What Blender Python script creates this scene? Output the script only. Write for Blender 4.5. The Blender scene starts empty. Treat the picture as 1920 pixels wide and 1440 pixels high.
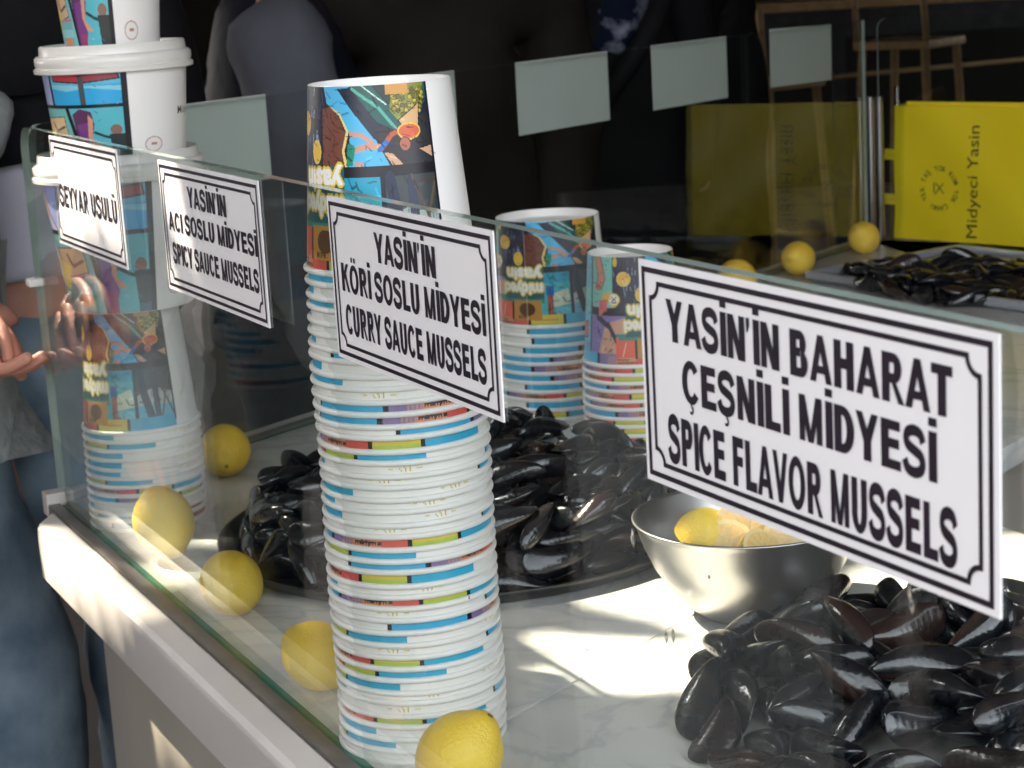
import bpy, bmesh, math, random
import numpy as np
from mathutils import Vector, Matrix, Quaternion, noise

S = bpy.context.scene
COL = S.collection
R = math.radians
PI = math.pi

# ------------------------------------------------------------------ camera, world, sun, exposure
cam_d = bpy.data.cameras.new('camera')
cam = bpy.data.objects.new('camera', cam_d)
COL.objects.link(cam)
S.camera = cam
CAM = Vector((2.20830, -0.48667, 0.58235))
_r, _u, _f = (Vector((0.44965, 0.89138, -0.05703)), Vector((-0.16268, 0.14451, 0.97604)), Vector((-0.87826, 0.42960, -0.20999)))
cam.matrix_world = Matrix(((_r.x, _u.x, -_f.x, CAM.x), (_r.y, _u.y, -_f.y, CAM.y), (_r.z, _u.z, -_f.z, CAM.z), (0, 0, 0, 1)))
cam_d.sensor_width = 36.0
cam_d.lens = 3668.46 / 1920 * 36.0
cam_d.clip_start = 0.02
cam_d.clip_end = 400
cam_d.dof.use_dof = True
cam_d.dof.focus_distance = 1.36
cam_d.dof.aperture_fstop = 22.0

SUN_EL = R(50)
TO_SUN = Vector((-0.8 * math.cos(SUN_EL), -0.6 * math.cos(SUN_EL), math.sin(SUN_EL)))
W = bpy.data.worlds.new('World')
S.world = W
W.use_nodes = True
nt = W.node_tree
sky = nt.nodes.new('ShaderNodeTexSky')
sky.sky_type = 'NISHITA'
sky.sun_disc = False
sky.sun_elevation = SUN_EL
sky.sun_rotation = math.atan2(-0.8, -0.6)
sky.dust_density = 4.0
hs = nt.nodes.new('ShaderNodeHueSaturation')
hs.inputs['Saturation'].default_value = 0.25            # a hazy city sky
nt.links.new(sky.outputs[0], hs.inputs['Color'])
nt.links.new(hs.outputs[0], nt.nodes['Background'].inputs[0])
nt.nodes['Background'].inputs[1].default_value = 0.15
sl = bpy.data.lights.new('sun', 'SUN')
sl.energy = 2.0
sl.angle = R(0.8)
sl.color = (1.0, 0.89, 0.70)
so = bpy.data.objects.new('sun', sl)
COL.objects.link(so)
so.rotation_mode = 'QUATERNION'
so.rotation_quaternion = TO_SUN.to_track_quat('Z', 'Y')
so.location = (-8, -6, 9)
S.view_settings.view_transform = 'Standard'
S.view_settings.look = 'None'
S.view_settings.exposure = 3.25
S.view_settings.gamma = 1.0
S.cycles.max_bounces = 10
S.cycles.transparent_max_bounces = 24
S.cycles.glossy_bounces = 5
S.cycles.caustics_reflective = False
S.cycles.caustics_refractive = False
S.cycles.sample_clamp_indirect = 6.0
S.cycles.use_denoising = True

# ------------------------------------------------------------------ helpers
def px(x, y, dep):
    """point seen at photo pixel (x, y) at a given distance along the view axis"""
    return CAM + (_f + _r * ((x - 960) / 3668.46) - _u * ((y - 720) / 3668.46)) * dep

def on_z(x, y, z=0.0):
    v = _f + _r * ((x - 960) / 3668.46) - _u * ((y - 720) / 3668.46)
    return CAM + v * ((z - CAM.z) / v.z)

def on_y(x, y, yy=0.0):
    v = _f + _r * ((x - 960) / 3668.46) - _u * ((y - 720) / 3668.46)
    return CAM + v * ((yy - CAM.y) / v.y)

def lin(c):
    return tuple((v / 12.92 if v <= 0.04045 else ((v + 0.055) / 1.055) ** 2.4) for v in c)

def hexc(h):
    return lin(tuple(int(h[i:i + 2], 16) / 255 for i in (0, 2, 4)))

def tag(o, label=None, cat=None, group=None, kind=None):
    if label: o['label'] = label
    if cat: o['category'] = cat
    if group: o['group'] = group
    if kind: o['kind'] = kind
    return o

def empty(name, loc=(0, 0, 0), rz=0.0):
    o = bpy.data.objects.new(name, None)
    COL.objects.link(o)
    o.location = loc
    o.rotation_euler = (0, 0, rz)
    o.empty_display_size = 0.05
    return o

def mesh_obj(name, vs, fs, mats, parent=None, smooth=False, fm=None):
    me = bpy.data.meshes.new(name)
    me.from_pydata([tuple(v) for v in vs], [], fs)
    for m in (mats if isinstance(mats, (list, tuple)) else [mats]):
        me.materials.append(m)
    if fm:
        me.polygons.foreach_set('material_index', fm)
    if smooth:
        me.polygons.foreach_set('use_smooth', [True] * len(me.polygons))
    me.update()
    o = bpy.data.objects.new(name, me)
    COL.objects.link(o)
    if parent: o.parent = parent
    return o

def bm_obj(name, bm, mats, parent=None, smooth=False, sharp=None):
    me = bpy.data.meshes.new(name)
    bmesh.ops.recalc_face_normals(bm, faces=bm.faces)
    bm.to_mesh(me)
    bm.free()
    for m in (mats if isinstance(mats, (list, tuple)) else [mats]):
        me.materials.append(m)
    if smooth:
        me.polygons.foreach_set('use_smooth', [True] * len(me.polygons))
        if sharp: me.set_sharp_from_angle(angle=R(sharp))
    o = bpy.data.objects.new(name, me)
    COL.objects.link(o)
    if parent: o.parent = parent
    return o

def add_box(bm, lo, hi, M=None, bevel=0.0, mi=0):
    x0, y0, z0 = lo
    x1, y1, z1 = hi
    vs = [bm.verts.new(p) for p in ((x0, y0, z0), (x1, y0, z0), (x1, y1, z0), (x0, y1, z0), (x0, y0, z1), (x1, y0, z1), (x1, y1, z1), (x0, y1, z1))]
    fs = [bm.faces.new([vs[i] for i in f]) for f in ((0, 3, 2, 1), (4, 5, 6, 7), (0, 1, 5, 4), (1, 2, 6, 5), (2, 3, 7, 6), (3, 0, 4, 7))]
    for f in fs: f.material_index = mi
    if bevel:
        es = list({e for f in fs for e in f.edges})
        r = bmesh.ops.bevel(bm, geom=es, offset=bevel, segments=2, affect='EDGES', profile=0.6)
        vs = list({v for f in r['faces'] for v in f.verts} | {v for v in vs if v.is_valid})
    if M is not None:
        bmesh.ops.transform(bm, matrix=M, verts=[v for v in vs if v.is_valid])

def add_prism(bm, poly, z0, z1, bevel=0.0):
    lo = [bm.verts.new((p[0], p[1], z0)) for p in poly]
    hi = [bm.verts.new((p[0], p[1], z1)) for p in poly]
    n = len(poly)
    fs = [bm.faces.new(hi), bm.faces.new(lo[::-1])]
    for i in range(n):
        fs.append(bm.faces.new((lo[i], lo[(i + 1) % n], hi[(i + 1) % n], hi[i])))
    if bevel:
        bmesh.ops.bevel(bm, geom=list({e for f in fs for e in f.edges}), offset=bevel, segments=3, affect='EDGES', profile=0.6)

def lathe(prof, n=64, a0=0.0):
    vs, fs = [], []
    m = len(prof)
    for i in range(n):
        a = a0 + 2 * PI * i / n
        for (r, z) in prof:
            vs.append((r * math.cos(a), r * math.sin(a), z))
    for i in range(n):
        j = (i + 1) % n
        for k in range(m - 1):
            if prof[k][0] < 1e-6:
                fs.append((i * m + k, j * m + k + 1, i * m + k + 1))
            elif prof[k + 1][0] < 1e-6:
                fs.append((i * m + k, j * m + k, i * m + k + 1))
            else:
                fs.append((i * m + k, j * m + k, j * m + k + 1, i * m + k + 1))
    return vs, fs

def tube(pts, rad, n=8):
    vs, fs = [], []
    pts = [Vector(p) for p in pts]
    for i, p in enumerate(pts):
        d = (pts[min(i + 1, len(pts) - 1)] - pts[max(i - 1, 0)]).normalized()
        a = d.orthogonal().normalized() if i == 0 else (a - d * a.dot(d)).normalized()
        b = d.cross(a)
        r = rad[i] if isinstance(rad, (list, tuple)) else rad
        for k in range(n):
            t = 2 * PI * k / n
            vs.append(p + (a * math.cos(t) + b * math.sin(t)) * r)
    for i in range(len(pts) - 1):
        for k in range(n):
            k2 = (k + 1) % n
            fs.append((i * n + k, i * n + k2, (i + 1) * n + k2, (i + 1) * n + k))
    fs.append(tuple(range(n))[::-1])
    fs.append(tuple((len(pts) - 1) * n + k for k in range(n)))
    return vs, fs

# ------------------------------------------------------------------ materials
def mat(name, col=(0.5, 0.5, 0.5), rough=0.5, metal=0.0, var=0.0, vscale=20.0, bump=0.0, bscale=60.0, spec=0.5, coat=0.0, rvar=0.0, col2=None, detail=4.0):
    m = bpy.data.materials.new(name)
    m.use_nodes = True
    t = m.node_tree
    b = t.nodes['Principled BSDF']
    b.inputs['Base Color'].default_value = (*col, 1)
    b.inputs['Roughness'].default_value = rough
    b.inputs['Metallic'].default_value = metal
    b.inputs['Specular IOR Level'].default_value = spec
    if coat:
        b.inputs['Coat Weight'].default_value = coat
        b.inputs['Coat Roughness'].default_value = 0.08
    co = t.nodes.new('ShaderNodeTexCoord')
    if var or col2 or rvar:
        nz = t.nodes.new('ShaderNodeTexNoise')
        nz.inputs['Scale'].default_value = vscale
        nz.inputs['Detail'].default_value = detail
        t.links.new(co.outputs['Object'], nz.inputs['Vector'])
        if var or col2:
            rp = t.nodes.new('ShaderNodeValToRGB')
            rp.color_ramp.elements[0].position = 0.32
            rp.color_ramp.elements[1].position = 0.68
            c2 = col2 or tuple(min(1, c * (1 + var)) for c in col)
            c1 = col if col2 else tuple(c * (1 - var) for c in col)
            rp.color_ramp.elements[0].color = (*c1, 1)
            rp.color_ramp.elements[1].color = (*c2, 1)
            t.links.new(nz.outputs['Fac'], rp.inputs['Fac'])
            t.links.new(rp.outputs['Color'], b.inputs['Base Color'])
        if rvar:
            mr = t.nodes.new('ShaderNodeMapRange')
            mr.inputs['To Min'].default_value = max(0.02, rough - rvar)
            mr.inputs['To Max'].default_value = min(1, rough + rvar)
            t.links.new(nz.outputs['Fac'], mr.inputs['Value'])
            t.links.new(mr.outputs['Result'], b.inputs['Roughness'])
    if bump:
        n2 = t.nodes.new('ShaderNodeTexNoise')
        n2.inputs['Scale'].default_value = bscale
        n2.inputs['Detail'].default_value = 5
        t.links.new(co.outputs['Object'], n2.inputs['Vector'])
        bp = t.nodes.new('ShaderNodeBump')
        bp.inputs['Strength'].default_value = bump
        bp.inputs['Distance'].default_value = 0.02
        t.links.new(n2.outputs['Fac'], bp.inputs['Height'])
        t.links.new(bp.outputs['Normal'], b.inputs['Normal'])
    return m

def attr_mat(name, rough=0.35, spec=0.5):
    m = bpy.data.materials.new(name)
    m.use_nodes = True
    t = m.node_tree
    b = t.nodes['Principled BSDF']
    a = t.nodes.new('ShaderNodeAttribute')
    a.attribute_name = 'print_colour'
    t.links.new(a.outputs['Color'], b.inputs['Base Color'])
    b.inputs['Roughness'].default_value = rough
    b.inputs['Specular IOR Level'].default_value = spec
    return m

def glass_mat(name, tint):
    m = bpy.data.materials.new(name)
    m.use_nodes = True
    t = m.node_tree
    t.nodes.clear()
    out = t.nodes.new('ShaderNodeOutputMaterial')
    mx = t.nodes.new('ShaderNodeMixShader')
    tr = t.nodes.new('ShaderNodeBsdfTransparent')
    tr.inputs['Color'].default_value = (*tint, 1)
    gl = t.nodes.new('ShaderNodeBsdfGlossy')
    gl.inputs['Roughness'].default_value = 0.0
    gl.inputs['Color'].default_value = (1, 1, 1, 1)
    lw = t.nodes.new('ShaderNodeLayerWeight')
    lw.inputs['Blend'].default_value = 0.5
    p = t.nodes.new('ShaderNodeMath'); p.operation = 'POWER'; p.inputs[1].default_value = 5.0
    ma = t.nodes.new('ShaderNodeMath'); ma.operation = 'MULTIPLY_ADD'; ma.inputs[1].default_value = 0.96; ma.inputs[2].default_value = 0.04
    t.links.new(lw.outputs['Facing'], p.inputs[0])
    t.links.new(p.outputs[0], ma.inputs[0])
    t.links.new(ma.outputs[0], mx.inputs['Fac'])
    t.links.new(tr.outputs[0], mx.inputs[1])
    t.links.new(gl.outputs[0], mx.inputs[2])
    t.links.new(mx.outputs[0], out.inputs['Surface'])
    return m

def marble_mat(name):
    m = bpy.data.materials.new(name)
    m.use_nodes = True
    t = m.node_tree
    b = t.nodes['Principled BSDF']
    co = t.nodes.new('ShaderNodeTexCoord')
    n1 = t.nodes.new('ShaderNodeTexNoise'); n1.inputs['Scale'].default_value = 2.6; n1.inputs['Detail'].default_value = 7; n1.inputs['Distortion'].default_value = 1.4
    n2 = t.nodes.new('ShaderNodeTexNoise'); n2.inputs['Scale'].default_value = 5.0; n2.inputs['Detail'].default_value = 10; n2.inputs['Distortion'].default_value = 2.2
    t.links.new(co.outputs['Object'], n1.inputs['Vector'])
    t.links.new(co.outputs['Object'], n2.inputs['Vector'])
    ab = t.nodes.new('ShaderNodeMath'); ab.operation = 'SUBTRACT'; ab.inputs[1].default_value = 0.5
    t.links.new(n2.outputs['Fac'], ab.inputs[0])
    a2 = t.nodes.new('ShaderNodeMath'); a2.operation = 'ABSOLUTE'
    t.links.new(ab.outputs[0], a2.inputs[0])
    rv = t.nodes.new('ShaderNodeValToRGB')
    rv.color_ramp.elements[0].position = 0.0; rv.color_ramp.elements[0].color = (0.64, 0.64, 0.63, 1)
    rv.color_ramp.elements[1].position = 0.05; rv.color_ramp.elements[1].color = (0.80, 0.78, 0.725, 1)
    t.links.new(a2.outputs[0], rv.inputs['Fac'])
    r1 = t.nodes.new('ShaderNodeValToRGB')
    r1.color_ramp.elements[0].position = 0.3; r1.color_ramp.elements[0].color = (0.86, 0.87, 0.88, 1)
    r1.color_ramp.elements[1].position = 0.7; r1.color_ramp.elements[1].color = (1, 1, 1, 1)
    t.links.new(n1.outputs['Fac'], r1.inputs['Fac'])
    mx = t.nodes.new('ShaderNodeMix'); mx.data_type = 'RGBA'; mx.blend_type = 'MULTIPLY'; mx.inputs['Factor'].default_value = 1
    t.links.new(rv.outputs['Color'], mx.inputs['A'])
    t.links.new(r1.outputs['Color'], mx.inputs['B'])
    t.links.new(mx.outputs['Result'], b.inputs['Base Color'])
    b.inputs['Roughness'].default_value = 0.22
    return m

def mussel_mat(name):
    m = bpy.data.materials.new(name)
    m.use_nodes = True
    t = m.node_tree
    b = t.nodes['Principled BSDF']
    co = t.nodes.new('ShaderNodeTexCoord')
    oi = t.nodes.new('ShaderNodeObjectInfo')
    mp = t.nodes.new('ShaderNodeMapping'); mp.inputs['Scale'].default_value = (45, 14, 14)
    t.links.new(co.outputs['Object'], mp.inputs['Vector'])
    nz = t.nodes.new('ShaderNodeTexNoise'); nz.inputs['Scale'].default_value = 2.0; nz.inputs['Detail'].default_value = 6; nz.noise_dimensions = '4D'
    t.links.new(mp.outputs[0], nz.inputs['Vector'])
    wm = t.nodes.new('ShaderNodeMath'); wm.operation = 'MULTIPLY'; wm.inputs[1].default_value = 40
    t.links.new(oi.outputs['Random'], wm.inputs[0])
    t.links.new(wm.outputs[0], nz.inputs['W'])
    rp = t.nodes.new('ShaderNodeValToRGB')
    e = rp.color_ramp.elements
    e[0].position = 0.35; e[0].color = (0.004, 0.005, 0.008, 1)
    e[1].position = 0.75; e[1].color = (0.030, 0.022, 0.018, 1)
    k = e.new(0.55); k.color = (0.010, 0.011, 0.014, 1)
    t.links.new(nz.outputs['Fac'], rp.inputs['Fac'])
    # some shells worn to brown
    r2 = t.nodes.new('ShaderNodeValToRGB')
    r2.color_ramp.elements[0].position = 0.78; r2.color_ramp.elements[0].color = (0, 0, 0, 1)
    r2.color_ramp.elements[1].position = 0.98; r2.color_ramp.elements[1].color = (0.45, 0.45, 0.45, 1)
    t.links.new(oi.outputs['Random'], r2.inputs['Fac'])
    mx = t.nodes.new('ShaderNodeMix'); mx.data_type = 'RGBA'
    t.links.new(r2.outputs['Color'], mx.inputs['Factor'])
    t.links.new(rp.outputs['Color'], mx.inputs['A'])
    mx.inputs['B'].default_value = (0.060, 0.022, 0.010, 1)
    t.links.new(mx.outputs['Result'], b.inputs['Base Color'])
    mr = t.nodes.new('ShaderNodeMapRange'); mr.inputs['To Min'].default_value = 0.06; mr.inputs['To Max'].default_value = 0.40
    n3 = t.nodes.new('ShaderNodeTexNoise'); n3.inputs['Scale'].default_value = 70; n3.inputs['Detail'].default_value = 4
    t.links.new(co.outputs['Object'], n3.inputs['Vector'])
    t.links.new(n3.outputs['Fac'], mr.inputs['Value'])
    t.links.new(mr.outputs['Result'], b.inputs['Roughness'])
    wv = t.nodes.new('ShaderNodeTexWave'); wv.inputs['Scale'].default_value = 55; wv.inputs['Distortion'].default_value = 5; wv.inputs['Detail'].default_value = 3
    t.links.new(co.outputs['Object'], wv.inputs['Vector'])
    ad = t.nodes.new('ShaderNodeMath'); ad.operation = 'MULTIPLY_ADD'; ad.inputs[1].default_value = 0.28
    t.links.new(wv.outputs['Fac'], ad.inputs[0])
    n4 = t.nodes.new('ShaderNodeTexNoise'); n4.inputs['Scale'].default_value = 160; n4.inputs['Detail'].default_value = 5
    t.links.new(co.outputs['Object'], n4.inputs['Vector'])
    t.links.new(n4.outputs['Fac'], ad.inputs[2])
    bp = t.nodes.new('ShaderNodeBump'); bp.inputs['Strength'].default_value = 0.34; bp.inputs['Distance'].default_value = 0.0011
    t.links.new(ad.outputs[0], bp.inputs['Height'])
    t.links.new(bp.outputs['Normal'], b.inputs['Normal'])
    b.inputs['Specular IOR Level'].default_value = 0.6
    b.inputs['Coat Weight'].default_value = 0.45
    b.inputs['Coat Roughness'].default_value = 0.05
    return m

def lemon_mat(name):
    m = mat(name, (0.90, 0.56, 0.045), 0.36, col2=(0.93, 0.68, 0.10), vscale=14, bump=0.22, bscale=420, spec=0.45)
    t = m.node_tree
    b = t.nodes['Principled BSDF']
    src = b.inputs['Base Color'].links[0].from_socket
    co = [n for n in t.nodes if n.type == 'TEX_COORD'][0]
    oi = t.nodes.new('ShaderNodeObjectInfo')
    for sc_, lo, hi, col_, k in ((24, .63, .70, (0.62, 0.52, 0.05), 3.0), (75, .69, .74, (0.30, 0.16, 0.03), 11.0)):
        n = t.nodes.new('ShaderNodeTexNoise')                # greenish patches, then brown scars
        n.noise_dimensions = '4D'
        n.inputs['Scale'].default_value = sc_
        n.inputs['Detail'].default_value = 4
        w = t.nodes.new('ShaderNodeMath'); w.operation = 'MULTIPLY'; w.inputs[1].default_value = k
        t.links.new(oi.outputs['Random'], w.inputs[0])
        t.links.new(w.outputs[0], n.inputs['W'])
        t.links.new(co.outputs['Object'], n.inputs['Vector'])
        r = t.nodes.new('ShaderNodeMapRange'); r.inputs['From Min'].default_value = lo; r.inputs['From Max'].default_value = hi; r.inputs['To Max'].default_value = 0.75
        t.links.new(n.outputs['Fac'], r.inputs['Value'])
        x = t.nodes.new('ShaderNodeMix'); x.data_type = 'RGBA'
        t.links.new(r.outputs['Result'], x.inputs['Factor'])
        t.links.new(src, x.inputs['A'])
        x.inputs['B'].default_value = (*col_, 1)
        src = x.outputs['Result']
    t.links.new(src, b.inputs['Base Color'])
    return m

M = {}
M['marble'] = marble_mat('white_marble')
M['apron'] = mat('painted_apron', (0.66, 0.62, 0.58), 0.38, var=0.06, vscale=6, bump=0.02, bscale=25)
M['base'] = mat('counter_base_paint', (0.42, 0.38, 0.32), 0.55, var=0.08, vscale=5)
M['rail'] = mat('grey_rail', (0.16, 0.145, 0.13), 0.42, metal=0.3, var=0.15, vscale=30)
M['dark'] = mat('dark_void', (0.012, 0.012, 0.013), 0.6, var=0.3, vscale=3)
M['chrome'] = mat('steel_post', (0.34, 0.34, 0.35), 0.22, metal=1.0, rvar=0.08, vscale=40)
M['steel'] = mat('brushed_steel', (0.47, 0.46, 0.445), 0.36, metal=1.0, rvar=0.06, vscale=30)
M['glass'] = glass_mat('clear_glass', (0.965, 0.985, 0.972))
M['glass_edge'] = mat('glass_edge', (0.33, 0.41, 0.36), 0.12, var=0.2, vscale=9)
M['glass_green'] = mat('glass_foot_edge', (0.018, 0.17, 0.105), 0.12, var=0.4, vscale=8)
M['sign'] = mat('sign_card', (0.88, 0.87, 0.885), 0.30, var=0.015, vscale=8)
M['sign_back'] = mat('sign_back', (0.56, 0.60, 0.57), 0.35, var=0.04, vscale=10)
M['ink'] = mat('dark_purple_ink', (0.012, 0.005, 0.016), 0.35, var=0.3, vscale=60)
M['paper'] = attr_mat('printed_paper', 0.34)
M['rim'] = mat('paper_rim', (0.84, 0.82, 0.785), 0.38, var=0.02, vscale=30)
M['paper_in'] = mat('paper_inside', (0.80, 0.78, 0.74), 0.45, var=0.02, vscale=20)
M['lid'] = mat('milky_lid', (0.72, 0.70, 0.65), 0.25, var=0.04, vscale=20)
M['lemon'] = lemon_mat('lemon_peel')
M['stalk'] = mat('lemon_stalk', (0.16, 0.12, 0.03), 0.7, var=0.3, vscale=90)
M['pith'] = mat('lemon_pith', (0.86, 0.66, 0.30), 0.5, var=0.05, vscale=40)
M['pulp'] = mat('lemon_pulp', (0.87, 0.55, 0.16), 0.22, col2=(0.90, 0.64, 0.26), vscale=120, bump=0.15, bscale=200)
M['mussel'] = mussel_mat('mussel_shell')
M['tray'] = mat('dark_tray', (0.055, 0.055, 0.052), 0.34, metal=0.6, var=0.25, vscale=14, rvar=0.1)
M['tray_light'] = mat('pale_tray', (0.48, 0.50, 0.53), 0.3, metal=0.5, var=0.06, vscale=10)
M['yellow'] = mat('yellow_paper', (0.92, 0.70, 0.015), 0.36, col2=(0.93, 0.73, 0.025), vscale=5, bump=0.03, bscale=14)
M['bagink'] = mat('black_print', (0.03, 0.03, 0.02), 0.5, var=0.2, vscale=30)
M['skin'] = mat('skin', (0.50, 0.235, 0.165), 0.48, col2=(0.56, 0.27, 0.20), vscale=40, bump=0.10, bscale=260)
M['nail'] = mat('nail', (0.62, 0.36, 0.29), 0.25, var=0.05)
M['hair'] = mat('dark_hair', (0.020, 0.012, 0.010), 0.35, var=0.5, vscale=60, bump=0.4, bscale=90, spec=0.08)
M['jeans'] = mat('blue_denim', (0.10, 0.15, 0.20), 0.8, col2=(0.25, 0.32, 0.38), vscale=9, detail=11, bump=0.35, bscale=16, spec=0.08)
M['denim_dark'] = mat('dark_denim', (0.006, 0.009, 0.016), 0.8, col2=(0.010, 0.014, 0.024), vscale=8, bump=0.35, bscale=16, spec=0.08)
M['white_shirt'] = mat('pale_lavender_shirt', (0.62, 0.61, 0.72), 0.75, var=0.05, vscale=9, bump=0.3, bscale=14, spec=0.08)
M['grey_sleeve'] = mat('pale_grey_knit', (0.33, 0.35, 0.34), 0.85, var=0.12, vscale=30, bump=0.3, bscale=40, spec=0.08)
M['navy_vest'] = mat('navy_vest', (0.010, 0.011, 0.018), 0.6, var=0.3, vscale=6, bump=0.4, bscale=12, spec=0.08)
M['blue_grey'] = mat('blue_grey_sleeve', (0.105, 0.107, 0.128), 0.85, var=0.12, vscale=9, bump=0.35, bscale=14, spec=0.08)
M['coat'] = mat('dark_brown_coat', (0.019, 0.0155, 0.014), 0.75, var=0.3, vscale=5, bump=0.35, bscale=9, spec=0.08)
M['black_coat'] = mat('black_coat', (0.010, 0.010, 0.0115), 0.7, var=0.3, vscale=5, bump=0.35, bscale=9, spec=0.08)
M['pattern_shirt'] = mat('blue_pattern_shirt', (0.006, 0.010, 0.026), 0.8, col2=(0.26, 0.28, 0.36), vscale=16, bump=0.2, bscale=14, detail=9, spec=0.08)
_rp = [n for n in M['pattern_shirt'].node_tree.nodes if n.type == 'VALTORGB'][0].color_ramp
_rp.elements[0].position = 0.54
_rp.elements[1].position = 0.70
M['tan'] = mat('tan_top', (0.30, 0.125, 0.060), 0.75, var=0.08, vscale=9, bump=0.2, bscale=14, spec=0.08)
M['white_cloth'] = mat('white_cloth', (0.70, 0.70, 0.70), 0.8, var=0.05, vscale=9, spec=0.08)
M['shoe'] = mat('dark_shoe', (0.02, 0.018, 0.017), 0.5, var=0.2, spec=0.08)
M['wood'] = mat('pale_wood', (0.15, 0.095, 0.045), 0.5, col2=(0.20, 0.135, 0.07), vscale=25, bump=0.1, bscale=50, spec=0.08)
M['iron'] = mat('dark_iron', (0.02, 0.02, 0.022), 0.45, metal=0.5, var=0.2, spec=0.08)
M['paving'] = mat('street_paving', (0.095, 0.080, 0.072), 0.85, col2=(0.125, 0.108, 0.098), vscale=3, bump=0.3, bscale=8, spec=0.08)
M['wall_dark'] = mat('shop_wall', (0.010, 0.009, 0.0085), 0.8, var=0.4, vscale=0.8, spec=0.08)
M['canvas'] = mat('sun_blocker_cloth', (0.30, 0.29, 0.27), 0.85, var=0.08, vscale=4, spec=0.08)
M['facade'] = mat('street_facade', (0.50, 0.47, 0.43), 0.85, var=0.08, vscale=1.2)
M['window'] = mat('dark_window', (0.03, 0.035, 0.04), 0.08, var=0.2, vscale=2)
M['pale_box'] = mat('pale_box_paint', (0.33, 0.33, 0.32), 0.5, var=0.05, vscale=4)
M['red'] = mat('red_ring', (0.5, 0.05, 0.05), 0.5, var=0.1)

# ------------------------------------------------------------------ lettering
_font_cache = {}
def glyphs(s, offset=0.0):
    """flat triangulated lettering of the built-in font, cap height 1, starting at x = 0"""
    k = (s, offset)
    if k in _font_cache: return _font_cache[k]
    def conv(txt):
        cu = bpy.data.curves.new('lettering', 'FONT')
        cu.body = txt
        cu.size = 1.0
        cu.offset = offset
        cu.resolution_u = 5
        o = bpy.data.objects.new('lettering', cu)
        COL.objects.link(o)
        dg = bpy.context.evaluated_depsgraph_get()
        me = bpy.data.meshes.new_from_object(o.evaluated_get(dg))
        v = np.array([(p.co.x, p.co.y) for p in me.vertices]) if len(me.vertices) else np.zeros((0, 2))
        me.calc_loop_triangles()
        t = [tuple(q.vertices) for q in me.loop_triangles]
        bpy.data.objects.remove(o)
        bpy.data.curves.remove(cu)
        bpy.data.meshes.remove(me)
        return v, t
    if 'H' not in _font_cache:
        _font_cache['H'] = None
        hv, _ = conv('H')
        _font_cache['H'] = hv[:, 1].max() - hv[:, 1].min()
    v, t = conv(s)
    v = v / _font_cache['H']
    v[:, 0] -= v[:, 0].min()
    _font_cache[k] = (v, t)
    return v, t

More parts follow.
